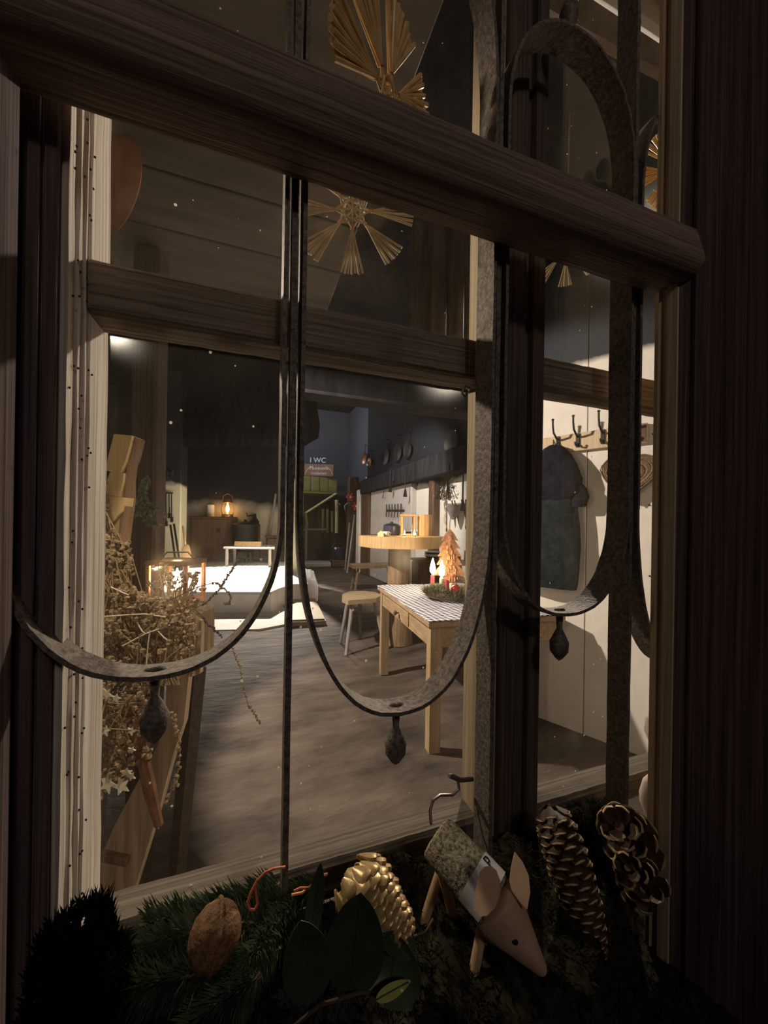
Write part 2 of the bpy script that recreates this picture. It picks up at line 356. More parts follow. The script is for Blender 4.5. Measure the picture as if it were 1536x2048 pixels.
def TM(name, m, mt, label, cat, loc=(0, 0, 0), group=None, kind=None, world=False):
    if world: m.v = [x-V(loc) for x in m.v]
    o = link(name, m.mesh(name, mt), None, loc); o['label'] = label; o['category'] = cat
    if group: o['group'] = group
    if kind: o['kind'] = kind
    return o
def S(name, m=None, mt=None, parent=None):
    o = link(name, m.mesh(name, mt) if m else None, parent); o['kind'] = 'structure'; return o
def dup(o, loc=None, rz=None, label=None, parent=None):
    c = o.copy(); COL.objects.link(c)
    if parent: c.parent = parent
    if loc is not None: c.location = loc
    if rz is not None: c.rotation_euler = (0, 0, rz)
    if label: c['label'] = label
    for ch in list(o.children): dup(ch, parent=c)
    return c
def base(px, py, d, z): q = at(px, py, d); return V((q.x, q.y, z))
def rotz(a): return Matrix.Rotation(a, 3, 'Z')
def align(d, roll=0): return d.to_track_quat('Z', 'Y').to_matrix() @ Matrix.Rotation(roll, 3, 'Z')
def box2(a, b): a, b = V(a), V(b); return (a+b)/2, [abs(x) for x in (b-a)]

# ================================================================== the hall (setting)
XR = 2.90
m = M(); N = 40
for j in range(N+1):
    for i in range(N+1):
        m.v.append(V((-4+8.2*i/N, -.1+13.2*j/N, random.uniform(-.012, .004))))
m.f = [[j*(N+1)+i, j*(N+1)+i+1, (j+1)*(N+1)+i+1, (j+1)*(N+1)+i] for j in range(N) for i in range(N)]; m.sm = [True]*len(m.f)
S('floor', m, 'floor_clay')
def wallbox(name, a, b, mt): c, d = box2(a, b); return S(name, M().cbox(c, d, b=.01), mt)
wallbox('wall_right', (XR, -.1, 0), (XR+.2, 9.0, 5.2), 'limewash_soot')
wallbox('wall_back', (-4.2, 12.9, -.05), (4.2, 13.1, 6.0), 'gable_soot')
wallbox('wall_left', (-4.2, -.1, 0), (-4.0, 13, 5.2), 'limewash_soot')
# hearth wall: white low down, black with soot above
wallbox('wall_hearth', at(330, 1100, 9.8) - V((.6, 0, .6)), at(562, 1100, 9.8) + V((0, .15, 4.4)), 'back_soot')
# street-front wall around the window
for k, (a, b) in enumerate((((-4, .09, 0), (-.17, .12, 5)), ((.69, .09, 0), (4.2, .12, 5)), ((-.168, .09, 0), (.688, .12, .80)), ((-.168, .09, 2.05), (.688, .12, 5)))):
    wallbox('wall_front', a, b, 'plaster_grey')
# low boarded ceiling by the window, its right edge running into the room
ce = S('ceiling')
y = .28; k = 0
while y < 1.70:
    w = random.uniform(.26, .40) if k else .80
    if k == 0: w = 1.09-.28
    m = M().cbox((-1.52, y+w/2, 2.42+random.uniform(-.006, .006)), (3.8, w-.010, .035), b=.004); P('plank', m, 'ceiling_board', ce); y += w; k += 1
m = M()
m.cbox((0, 6.5, 5.3), (8.6, 13.6, .1)); S('ceiling_hall', m, 'hood_wood')
# tie beam across the hall and the brown boarding above it
m = M().cbox((1.59, 2.78, 2.42), (2.62, .24, .24), b=.02); S('beam', m, 'hood_wood')
pt = S('trim_1')
for k, px in enumerate((838, 877, 912, 948)):
    q = at(px, 600, 2.86); P('board', M().cbox((q.x, q.y, 3.05), (.135, .03, 1.04), R=rotz(.1), b=.006), 'brown_board', pt)
m = M(); a, b = atZ(1150, 0, 2.9), atZ(1335, 105, 2.9)
m.tube([a+(a-b)*.5, b+(b-a)*1.2], .07, 4); S('beam', m, 'brown_board')
# jog, jamb and lintel of the right wall
m = M().cbox(*box2((XR-.22, 4.0, 2.02), (XR+.02, 8.9, 2.36)), b=.02); S('beam', m, 'hood_wood')
m = M().cbox(*box2((XR-.10, 5.95, 0), (XR+.02, 8.35, 2.06)), b=.015); S('wall_right_panel', m, 'plaster_grey')
m = M().cbox(*box2((XR-.20, 9.0, 0), (XR+.15, 9.28, 2.15)), b=.02); S('pillar', m, 'plaster')
m = M().cbox(*box2((XR+.45, 9.02, 0), (XR+.9, 12.88, 5.2)), b=.02); S('wall_far', m, 'gable_soot')
m = M().cbox(*box2((XR-.16, 8.36, 0), (XR+.02, 8.98, 2.02)), b=.015); S('door_1', m, 'dark_brown')
m = M(); q = at(843, 1000, 6.0); m.cbox((XR-.06, q.y, 1.0), (.14, .17, 2.0), b=.02); S('post', m, 'dark_brown')
# boarded white partition with the coat rail
P0 = at(1290, 865, 2.10); WD = V((-.4226, .9063, 0)); WN = V((-.9063, -.4226, 0)); P0.z = 0
def onw(px, py, off=0): return onp(px, py, P0+WN*off, WN)
ws = S('wall_side'); t = .60
A = math.atan2(WD.y, WD.x)
for k in range(6):
    w = .305 if k != 1 else .345
    m = M().cbox(P0 + WD*(t-w/2) - WN*.02 + V((0, 0, 1.6)), (w-.004, .04, 3.2), R=rotz(A), b=.003)
    P('plank', m, 'board_dark_top', ws); t -= w
# white plaster pillars by the hearth
def pillar(name, x0, x1, px_y, d, z1, mt, th=.35):
    a, b = at(x0, 1050, d), at(x1, 1050, d)
    m = M().cbox(((a.x+b.x)/2, (a.y+b.y)/2+th/2, z1/2), ((b-a).length, th, z1), R=rotz(-YAW*.6), b=.02); S(name, m, mt)
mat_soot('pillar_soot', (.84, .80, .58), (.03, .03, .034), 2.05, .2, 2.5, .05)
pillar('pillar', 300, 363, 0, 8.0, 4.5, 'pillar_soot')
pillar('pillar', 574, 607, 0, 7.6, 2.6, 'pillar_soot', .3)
# dark timber post near the window
a = at(262, 1000, 1.5); b = at(312, 1000, 1.5)
m = M().cbox(((a.x+b.x)/2, a.y+.06, 1.2), ((b-a).length, .11, 2.4), R=rotz(-.2), b=.012); S('post', m, 'post_wood')
# hearth: raised limewashed platform with a plastered apron in front
def slab(poly, z0, z1, b=.03):
    m = M(); N = len(poly)
    rings = [(1, z0, 0), (1, z1-b, 0), (1, z1, b)]
    c = V((sum(p.x for p in poly)/N, sum(p.y for p in poly)/N, 0)); vs = []
    for _, z, ins in rings:
        for p in poly:
            d = (c-p); d.z = 0; d.normalize(); vs.append(V((p.x, p.y, z))+d*ins)
    fs = []
    for r in range(2):
        for i in range(N): fs.append([r*N+i, r*N+(i+1) % N, (r+1)*N+(i+1) % N, (r+1)*N+i])
    fs.append([2*N+i for i in range(N)]); return m.add(vs, fs)
hp = [atZ(200, 1229), atZ(400, 1227), atZ(542, 1226), atZ(560, 1216), atZ(588, 1205), atZ(636, 1202), atZ(628, 1170), atZ(600, 1160), atZ(590, 1147), atZ(330, 1146), atZ(180, 1150)]
S('hearth', slab(hp, 0, .29, .03), 'plaster')
ap = [atZ(200, 1266), atZ(400, 1263), atZ(520, 1260), atZ(572, 1250), atZ(590, 1222), atZ(560, 1214), atZ(540, 1220), atZ(200, 1222)]
S('hearth_apron', slab(ap, -.02, .012, .006), 'plaster')
# smoke hood hanging over the hearth
m = M()
lo = [at(230, 893, 8.6), at(608, 893, 7.4), at(637, 876, 9.4), at(300, 885, 9.7)]
hi = [at(250, 640, 8.8), at(596, 640, 8.0), at(606, 640, 9.2), at(300, 640, 9.6)]
mid = [at(228, 868, 8.55), at(618, 862, 7.35), at(640, 850, 9.4), at(300, 866, 9.7)]
m.v = lo+mid+hi; m.f = [[r*4+i, r*4+(i+1) % 4, r*4+4+(i+1) % 4, r*4+4+i] for r in (0, 1) for i in range(4)]+[[8, 9, 10, 11]]; m.sm = [False]*len(m.f)
TM('smoke_hood', m, 'hood_wood', 'huge soot-black boarded smoke hood hanging above the white hearth', 'smoke hood')

# ================================================================== the window
ZT0, ZT1, YB, YF = 1.5365, 1.5885, -.013, -.0560
# transom bar, rounded nose
pr = [(YB, ZT0), (YF+.012, ZT0-.001), (YF+.003, ZT0+.004), (YF-.001, ZT0+.013), (YF+.002, ZT0+.030), (YF+.006, ZT1-.006), (YF+.016, ZT1), (YB, ZT1+.002)]
m = M(); n = 60; vs = []
for i in range(n+1):
    x = -.62+1.05*i/n
    for a, b in pr: vs.append(V((x, a+random.uniform(-.0004, .0004), b+random.uniform(-.0005, .0005))))
K = len(pr); m.add(vs, [[i*K+k, i*K+(k+1) % K, (i+1)*K+(k+1) % K, (i+1)*K+k] for i in range(n) for k in range(K)]+[list(range(K)), [n*K+k for k in range(K)]])
S('trim_2', m, 'beam_wood')
# outer jambs: grooved posts
def jamb(name, prof, z0, z1, mt): return S(name, M().sweep([(x, y) for x, y in prof], (0, 0, z0), (0, 0, z1), (1, 0, 0), (0, 1, 0)), mt)
jamb('trim_3', [(-.40, -.16), (-.150, -.16), (-.142, -.12), (-.140, -.075), (-.136, -.070), (-.1345, -.04), (-.131, -.036), (-.130, -.017), (-.40, -.017)], .4, 2.3, 'jamb_wood')
jamb('trim_4', [(.80, -.17), (.450, -.17), (.440, -.150), (.432, -.118), (.4345, -.112), (.430, -.085), (.426, -.060), (.423, -.050), (.425, -.046), (.420, -.036), (.80, -.036)], .4, 2.3, 'jamb_wood')
jamb('trim_5', [(.80, -.0362), (.4175, -.0362), (.4155, -.027), (.4185, -.0262), (.4185, -.022), (.415, -.019), (.4165, -.014), (.80, -.014)], .4, 2.3, 'pale_lit_wood')  # inner jamb edge coloured paler for the lamplight on it
# sill board
S('trim_6', M().cbox((.25, -.045, .802), (1.5, .205, .036), b=.006), 'dark_brown')
wA = S('window_1')     # left casement
GY = .052
# left stile: reveal facing the opening, ridged by weather, with worm holes
m = M()
prof = [(-.170, .006), (-.136, .004), (-.131, .001), (-.127, .004), (-.1255, .014), (-.1215, .013), (-.1195, .005)]
yy = .002
for k, (dy, dx) in enumerate(((.006, .0004), (.008, .0), (.002, -.0016), (.002, .0006), (.008, .0002), (.002, -.0016), (.002, .0006), (.006, .0), (.002, -.0014), (.002, .0004), (.016, .0))):
    prof.append((-.1130+dx, yy)); yy += dy
prof += [(-.1115, .074), (-.170, .074)]
n = 40; K = len(prof); vs = []
for i in range(n+1):
    z = .90+1.2*i/n
    for a, b in prof: vs.append(V((a+random.uniform(-.0004, .0004), b+random.uniform(-.0004, .0004), z)))
m.add(vs, [[i*K+k, i*K+(k+1) % K, (i+1)*K+(k+1) % K, (i+1)*K+k] for i in range(n) for k in range(K)])
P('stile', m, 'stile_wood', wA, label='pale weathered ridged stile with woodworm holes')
for x0, x1 in ((-.170, -.1262), (-.1243, -.1168)): P('shade_strip', M().cbox(((x0+x1)/2, -.001, 1.5), (x1-x0, .004, 1.2), b=.0008), 'jamb_wood', wA, label='dark strip added for the shade on the stile front')  # dark strips stand in for shade on the stile front
m = M()
for k in range(60):
    z = random.uniform(1.0, 1.6); m.ell((-.1122+random.uniform(-.0006, .0006), random.uniform(.004, .045), z), (.0008, .0008, .0009), 6, 4)
P('worm_hole', m, 'ink', wA, stuff=True)
def railbar(nm, x0, x1, z0, z1, y0, y1, mt, par, n=30, j=.0004):
    m = M(); pr = [(y0+.004, z0), (y0, z0+.004), (y0, z1-.004), (y0+.004, z1), (y1, z1), (y1, z0)]; K = 6; vs = []
    for i in range(n+1):
        x = x0+(x1-x0)*i/n
        for a, b in pr: vs.append(V((x, a+random.uniform(-j, j), b+random.uniform(-j, j))))
    m.add(vs, [[i*K+k, i*K+(k+1) % K, (i+1)*K+(k+1) % K, (i+1)*K+k] for i in range(n) for k in range(K)]+[list(range(K)), [n*K+k for k in range(K)]])
    return P(nm, m, mt, par)
railbar('muntin', -.1135, .237, 1.433, 1.474, .036, .068, 'muntin_wood', wA)
railbar('bottom_rail', -.113, .237, .930, .967, .040, .072, 'rail_wood', wA)
railbar('rail_bead', -.113, .237, .944, .949, .033, .040, 'rail_wood', wA)
# meeting stile: narrow bead in a pale tone for the light on it and moulded edge beside the iron bar
P('stile', M().sweep([(.2355, .072), (.2355, .047), (.2375, .0435), (.2395, .047), (.2415, .0425), (.2445, .040), (.2485, .043), (.262, .043), (.262, .072)], (0, 0, .90), (0, 0, 2.1), (1, 0, 0), (0, 1, 0)), 'pale_lit_wood', wA, label='narrow meeting stile coloured as lit along its bead')
for z0, z1 in ((.967, 1.433), (1.474, 2.08)):
    m = M().cbox((.0625, GY+.003, (z0+z1)/2), (.348, .003, z1-z0), b=.0004); P('glass_pane', m, 'old_glass', wA)
wB = S('window_2')     # right casement
P('stile', M().sweep([(.258, .075), (.258, .036), (.264, .032), (.282, .033), (.286, .040), (.291, .040), (.293, .033), (.310, .035), (.313, .046), (.3135, .075)], (0, 0, .90), (0, 0, 2.1), (1, 0, 0), (0, 1, 0)), 'post_wood', wB, label='dark brown middle stile')
railbar('muntin', .312, .64, 1.435, 1.474, .040, .066, 'muntin_wood', wB)
railbar('bottom_rail', .312, .64, .930, .960, .040, .072, 'rail_wood', wB)
railbar('rail_bead', .312, .64, .940, .945, .033, .040, 'rail_wood', wB)
P('stile', M().cbox((.625, .055, 1.5), (.05, .04, 1.2), b=.003), 'pale_lit_wood', wB)
for z0, z1 in ((.960, 1.435), (1.474, 2.08)):
    m = M().cbox((.457, GY+.003, (z0+z1)/2), (.29, .003, z1-z0), b=.0004); P('glass_pane', m, 'clean_glass', wB)
# latch hooks of the casement: bent wire handle low down, hook and eye above
q = lambda px, py, y: atY(px, py, y)
hk = T('window_latch', 'bent dark iron wire latch on the lit stile above the wooden animal', 'latch', q(925, 1560, .03))
P('rod', M().tube([q(945, 1558, .030), q(920, 1560, .026), q(905, 1553, .018), q(898, 1552, .016)], [.0022, .0024, .0026, .0016], 8), 'steel', hk, world=True)
P('handle', M().tube([q(915, 1556, .022), q(918, 1578, .020), q(905, 1590, .019), q(880, 1590, .016), q(866, 1600, .014), q(860, 1622, .013), q(862, 1648, .012)], .0015, 8), 'steel', hk, world=True)
he = T('window_hook', 'small bright hook and eye screwed to the lit stile under the muntin', 'hook', q(945, 783, .04))
P('screw', M().tube([q(955, 779, .040), q(938, 784, .032)], .0016, 8), 'steel', he, world=True)
P('ring', M().tube([q(940, 776, .032), q(931, 773, .031), q(925, 780, .030), q(925, 788, .030), q(930, 795, .031)], .0012, 8), 'steel', he, world=True)

# ================================================================== iron grille
gr = T('window_grille', 'rusty wrought iron window grille of flat bars and long looped straps', 'grille', (.2, 0, .93))
BX = [-.149, .031, .215, .3905, .568]
for k, x in enumerate(BX):
    zs = [.905+i*1.1/44 for i in range(45)]
    w = .013 if k != 1 else .018
    P('bar', M().strip([V((x, .002, z)) for z in zs], .016 if k in (0, 1, 4) else .024, .0045, .0004), 'iron', gr, world=True)
spec = [(1.285, 1.174, 1.70, 1.88), (1.287, 1.122, 1.665, 1.86), (1.30, 1.192, 1.665, 1.776), (1.30, 1.12, 1.64, 1.77)]
for k in range(4):
    x0, x1 = BX[k], BX[k+1]; zl, zb, zh, zt = spec[k]
    o = .0068; a = (x1-x0)/2-o; c = (x0+x1)/2; pts = []
    for i in range(37):
        g = PI*i/36; pts.append(V((c - a*math.copysign(abs(math.cos(g))**(2/2.3), math.cos(g)), 0, zl-(zl-zb)*abs(math.sin(g))**(2/2.1))))
    for i in range(1, 14): pts.append(V((c+a, 0, zl+(zh-zl)*i/14)))
    for i in range(37):
        g = PI*i/36; pts.append(V((c + a*math.copysign(abs(math.cos(g))**(2/2.2), math.cos(g)), 0, zh+(zt-zh)*abs(math.sin(g))**(2/2.2))))
    for i in range(1, 14): pts.append(V((c-a, 0, zh-(zh-zl)*i/14)))
    pts.append(pts[0].copy())
    P('loop', M().strip(pts, .026 if k else .024, .0032, .00035), 'iron', gr, world=True)
    P('rivet', M().ell((c, 0, zb+.002), (.007, .0035, .0022), 10, 6), 'iron', gr, world=True)
    P('finial', M().lathe([(.0015, 0), (.0035, -.004), (.0028, -.016), (.006, -.022), (.0095, -.030), (.0088, -.039), (.004, -.046), (.0005, -.049)], 12, (c, 0, zb-.001)), 'iron', gr, world=True)
    P('knob', M().lathe([(.0015, 0), (.003, .004), (.0025, .012), (.008, .020), (.0095, .030), (.006, .040), (.0005, .046)], 12, (c, 0, zt+.001)), 'iron', gr, world=True)
nl = q(985, 990, -.01)
P('nail', M().tube([nl+V((-.004, -.002, -.006)), nl, nl+V((.003, .0, .007))], [.001, .0022, .0006], 6), 'dark_iron', gr, world=True)

# ================================================================== things in the hall
# ---- flames and candles
def flame(parent, loc, s=1.0, mt='flame', power=.0, col=(1, .62, .28)):
    m = M().lathe([(.001, -.012), (.006, -.006), (.0075, .002), (.004, .016), (.0006, .028)], 8)
    m.v = [x*s for x in m.v]; o = P('flame', m, mt, parent, loc=loc)
    if power:
        l = bpy.data.lights.new('candle_light', 'POINT'); l.energy = power; l.color = col; l.shadow_soft_size = .02
        lo = bpy.data.objects.new('candle_light', l); COL.objects.link(lo); p = parent; q = V(loc)
        while p: q = q+p.location; p = p.parent
        lo.location = q+V((0, 0, .04*s))
def candle(name, label, loc, r, h, mt, lit=None, group=None, power=0, fs=1.0):
    t = T(name, label, 'candle', loc, group)
    P('wax', M().lathe([(r*.96, 0), (r, .004), (r, h-.006), (r*.9, h), (r*.25, h-.004), (.0005, h-.004)], 16), mt, t)
    P('wick', M().tube([(0, 0, h-.005), (.001, 0, h+.008)], .0012, 5), 'ink', t)
    if lit: flame(t, (0, 0, h+.014*fs), fs, lit, power)
    return t

# ---- table with gingham runner
tl, tf, th = V((.945, 1.549, 0)), V((1.062, 2.756, 0)), .74
e1, e2 = V((.9945, -.1045, 0)), (tf-tl).normalized(); LW, LL = .88, (tf-tl).length
tb = T('kitchen_table', 'pale wooden kitchen table with turned knob drawer under the gingham cloth', 'table', tl)
def para(m, u0, u1, w0, w1, z0, z1, b=.006):
    vs = []
    for z, i in ((z0, 0), (z1-b, 0), (z1, b)):
        for (u, w) in ((u0+i, w0+i), (u1-i, w0+i), (u1-i, w1-i), (u0+i, w1-i)): vs.append(e1*u+e2*w+V((0, 0, z)))
    return m.add(vs, [[3, 2, 1, 0]]+[[r*4+i, r*4+(i+1) % 4, r*4+4+(i+1) % 4, r*4+4+i] for r in (0, 1) for i in range(4)]+[[8, 9, 10, 11]], False)
P('table_top', para(M(), 0, LW, 0, LL, th-.028, th), 'table_wood', tb)
P('apron', para(M(), .025, .047, .05, LL-.05, th-.15, th-.029), 'table_wood', tb)
P('apron', para(M(), .03, LW-.03, .025, .047, th-.15, th-.029), 'table_wood', tb)
P('apron', para(M(), .03, LW-.03, LL-.047, LL-.025, th-.15, th-.029), 'table_wood', tb)
dr = P('drawer', para(M(), .018, .0245, .42, .88, th-.135, th-.045), 'table_wood', tb)
kq = e1*.012+e2*.62+V((0, 0, th-.092))
P('knob', M().lathe([(.007, 0), (.006, .012), (.016, .020), (.017, .030), (.010, .036), (.0005, .037)], 14, kq, align(-e1)), 'dark_brown', dr)
for (u, w) in ((.02, .02), (.02, LL-.085), (.60, .02), (.60, LL-.085)): P('leg', para(M(), u, u+.065, w, w+.065, 0, th-.03, .004), 'leg_wood', tb)
m = M(); nu, nv = 34, 40; vs = []
for j in range(nv+1):
    for i in range(nu+1):
        u, w = -.004+.80*i/nu, -.004+(LL+.0)*j/nv
        vs.append(e1*u+e2*w+V((0, 0, th+.0075+.003*math.sin(u*31+w*9)*math.sin(w*17)+random.uniform(0, .001))))
k = len(vs); vs += [v-V((0, 0, .0035)) for v in vs]; fs = []
for j in range(nv):
    for i in range(nu): a = j*(nu+1)+i; fs += [[a, a+1, a+nu+2, a+nu+1], [k+a, k+a+nu+1, k+a+nu+2, k+a+1]]
for i in range(nu): fs += [[i, k+i, k+i+1, i+1]]
for j in range(nv): a = j*(nu+1); fs += [[a, a+nu+1, k+a+nu+1, k+a]]
TM('tablecloth', m.add(vs, fs), 'gingham', 'dark blue and white gingham cloth spread over the kitchen table', 'tablecloth', tl)
# wreath of greenery on the table with candles, bauble and rusty fir tree
def tuft(m, c, n, L, r, up=.2, flat=.5):
    for _ in range(n):
        g = random.uniform(0, 2*PI); d = V((math.cos(g), math.sin(g), random.uniform(-.1, 1)*up+.05)).normalized()*L*random.uniform(.6, 1.2)
        p = c+V((random.uniform(-1, 1), random.uniform(-1, 1), random.uniform(-.3, .6)*flat))*r
        w = d.cross(V((0, 0, 1))).normalized()*L*.05
        m.add([p-w, p+w, p+d+V((0, 0, L*.05))], [[0, 1, 2]], False)
    return m
wc = atZ(898, 1196, th+.01); wr = .155
wt = T('table_wreath', 'green advent wreath lying on the gingham cloth around four candles', 'wreath', wc)
m = M(); m.tube([V((wr*math.cos(g*PI/12), wr*math.sin(g*PI/12), .035)) for g in range(24)], .024, 8, closed=True); P('straw_ring', m, 'twig', wt)
m = M()
for k in range(260):
    g = random.uniform(0, 2*PI); tuft(m, V((wr*math.cos(g)*random.uniform(.6, 1.1), wr*math.sin(g)*random.uniform(.6, 1.1), .035)), 14, .070, .03, 1.0)
P('needles', m, 'herb', wt, stuff=True)
def wax_at(px, py, d, z): q = at(px, py, d); return q
ca = at(865, 1163, 3.02); cb = at(883, 1167, 2.9)
candle('candle', 'lit red candle on the table wreath, the one nearer the log pedestal', V((ca.x, ca.y, th+.055)), .017, .075, 'red_wax', 'flame', power=.9, fs=3.3)
candle('candle', 'lit cream candle on the table wreath in front of the rusty tree', V((cb.x, cb.y, th+.055)), .017, .07, 'cream_wax', 'flame', power=.9, fs=3.3)
cc = at(894, 1160, 2.78); cd_ = at(903, 1162, 2.72)
candle('candle', 'unlit red candle at the foot of the rusty fir tree', V((cc.x, cc.y, th+.055)), .015, .075, 'red_wax')
candle('candle', 'unlit pale candle beside the unlit red one on the table wreath', V((cd_.x, cd_.y, th+.055)), .014, .06, 'cream_wax')
bq = at(912, 1180, 2.62)
bb = T('glass_bauble', 'shiny red glass bauble resting on the wreath greenery', 'bauble', V((bq.x, bq.y, bq.z)))
P('ball', M().ell((0, 0, 0), (.037, .037, .037), 20, 14), 'red_glass', bb)
P('cap', M().lathe([(.008, .034), (.008, .046), (.003, .05)], 10), 'copper', bb)
# rusty cut-out fir tree (a flat sheet, seen square on)
rt = at(898, 1150, 3.05); rt.z = th+.03
t = T('rusty_fir_tree', 'rust-brown carved wooden fir tree standing behind the wreath candles', 'ornament tree', rt)
H_ = .475; poly = []
tiers = [(0, 1.0, .03), (.045, .84, .022), (.09, .80, .04), (.06, .66, .03), (.118, .60, .045), (.085, .46, .03), (.135, .40, .05), (.10, .27, .04), (.155, .20, .05), (.055, .16, .05)]
rightp = [(.0, 1.0), (.03, .93), (.068, .80), (.038, .81), (.085, .665), (.05, .675), (.095, .53), (.058, .54), (.105, .385), (.065, .395), (.125, .24), (.14, .205), (.05, .20), (.035, .0)]
poly = [(x, z*H_) for x, z in rightp]+[(-x*.95, z*H_*.995+.001) for x, z in rightp[::-1]][:-1]
m = M(); m.prism(poly, .05, u=_R0, w=(0, 0, 1)); P('tree_body', m, 'rust', t)
m = M()
for k in range(70):
    z = random.uniform(.1, .92)*H_; x = random.uniform(-1, 1)*.075*(1-z/H_); c = _R0*x - Fw*.028 + V((0, 0, z)); m.ell(c, (.009, .008, .016), 6, 4, align(V((x*4, 0, -1)).normalized()))
P('carved_scales', m, 'rust', t, stuff=True)
m = M(); m.cbox(_R0*.10+V((0, 0, .09)), (.16, .02, .02), Matrix.Rotation(YAW*-1, 3, 'Z') @ Matrix.Rotation(.75, 3, 'Y')); P('stick', m, 'dark_brown', t)

# ---- stool by the table
sl = T('milking_stool', 'low wooden stool with half-round seat and splayed legs behind the table', 'stool', V((1.09, 3.42, 0)))
SZ = .53
sp = [(-.165, -.20), (.14, -.16), (.25, -.02), (.23, .16), (.12, .27), (-.02, .28), (-.14, .14), (-.19, -.05)]
P('seat', M().prism(sp, .045, (0, 0, SZ-.022), (1, 0, 0), (0, 1, 0)), 'stool_wood', sl)
for (x, y) in ((-.10, -.12), (.14, -.09), (.06, .17), (-.08, .12)):
    P('leg', M().tube([V((x, y, SZ-.04)), V((x*1.75, y*1.6, 0))], [.021, .017], 8), 'grey_wood', sl)
# ---- low bench near the right wall
bn = T('bench', 'low grey wooden bench standing by the white right wall behind the log table', 'bench', V((2.25, 6.55, 0)))
P('seat', M().prism([(-.42, -.20), (.5, -.24), (.5, .22), (-.40, .20)], .06, (0, 0, .47), (1, 0, 0), (0, 1, 0)), 'crate_wood', bn)
for (x, y) in ((-.30, -.13), (.38, -.14), (.38, .14), (-.28, .13)): P('leg', M().tube([V((x, y, .45)), V((x*1.25, y*1.4, 0))], .024, 8), 'crate_wood', bn)

# ---- tall log table with its decorations
q = at(803, 1075, 4.05); bt = T('log_table', 'tall table of a thick round wooden slab on a tree trunk', 'table', V((q.x, q.y, 0))); BZ = 1.150
pts = []
for k in range(36):
    g = 2*PI*k/36; r = .455*(1+.025*math.sin(3*g+1)+.02*math.sin(7*g)); pts.append((r*math.cos(g), r*math.sin(g)))
P('slab_top', M().prism(pts, .115, (0, 0, BZ-.0575), (1, 0, 0), (0, 1, 0)), 'new_wood', bt)
tr = at(799, 1100, 4.05); dx, dy = tr.x-q.x, tr.y-q.y
P('trunk', M().lathe([(.155, 0), (.15, .1), (.135, .35), (.125, .8), (.122, BZ-.116)], 22, (dx, dy, 0)), 'log_bark', bt)
def ontop(px, py, z): return atZ(px, py, z)
def wood_lantern(name, label, q, w, h):
    t = T(name, label, 'lantern', q)
    P('base', M().cbox((0, 0, .012), (w, w, .024), rotz(-.3)), 'new_wood', t); P('roof', M().cbox((0, 0, h-.012), (w*1.04, w*1.04, .024), rotz(-.3)), 'new_wood', t)
    for sx in (-1, 1):
        for sy in (-1, 1):
            P('post', M().cbox(rotz(-.3) @ V((sx*w*.42, sy*w*.42, h/2)), (w*.15, w*.15, h-.05), rotz(-.3)), 'new_wood', t)
    return t
q1 = V((*(at(815, 1060, 4.15).xy), BZ)); wood_lantern('wooden_lantern', 'square pale wooden post lantern on the round log table', q1, .165, .235)
tq = T('tealight', 'burning tealight in front of the wooden lantern on the log table', 'candle', V((*(at(809, 1062, 3.92).xy), BZ)), 'tealights on the log table')
P('cup', M().lathe([(.016, 0), (.019, .002), (.019, .014), (.015, .014), (.0005, .012)], 14), 'steel', tq); flame(tq, (0, 0, .028), 1.1, 'tea_flame', .5)
tq = T('tealight', 'burning tealight in a small glass between the lantern and the split log', 'candle', V((*(at(829, 1064, 3.86).xy), BZ)), 'tealights on the log table')
P('cup', M().lathe([(.016, 0), (.019, .002), (.019, .014), (.015, .014), (.0005, .012)], 14), 'steel', tq); flame(tq, (0, 0, .03), 1.6, 'tea_flame', .7)
P('glass', M().lathe([(.026, 0), (.032, .01), (.034, .07), (.0325, .07), (.030, .012)], 16), 'clear_glass', tq)
q2 = V((*(at(849, 1060, 4.15).xy), BZ)); sg = T('split_log', 'upright split log with orange-streaked bark on the log table', 'log', q2)
m = M(); prof = []
for k in range(20): g = 2*PI*k/20; r = .078*(1+random.uniform(-.1, .08)); prof.append((r*math.cos(g), r*math.sin(g)))
P('log', m.sweep(prof, (0, 0, 0), (0, 0, .235), (1, 0, 0), (0, 1, 0)), 'split_log', sg)
m = M(); c0 = atZ(820, 1068, BZ)
gt = T('greenery_spray', 'long spray of green fir lying along the log table edge', 'greenery', V((c0.x, c0.y, BZ)))
P('twig', M().tube([(-.25, .03, .008), (0, -.02, .012), (.24, .0, .008)], .006, 6), 'twig', gt)
m = M()
for k in range(110): tuft(m, V((random.uniform(-.27, .26), random.uniform(-.06, .04), .014)), 12, .045, .018, .5, .3)
P('needles', m, 'herb', gt, stuff=True)
bw = T('enamel_bowl', 'dark blue enamel pot standing at the back of the log table', 'pot', V((*(at(783, 1060, 4.2).xy), BZ)))
P('bowl', M().lathe([(.06, 0), (.085, .012), (.095, .06), (.092, .105), (.096, .108), (.088, .105), (.086, .06), (.07, .015), (.0005, .012)], 22), 'blue_enamel', bw)
P('lid', M().lathe([(.094, .109), (.07, .125), (.02, .135), (.018, .15), (.0005, .152)], 20), 'blue_enamel', bw)
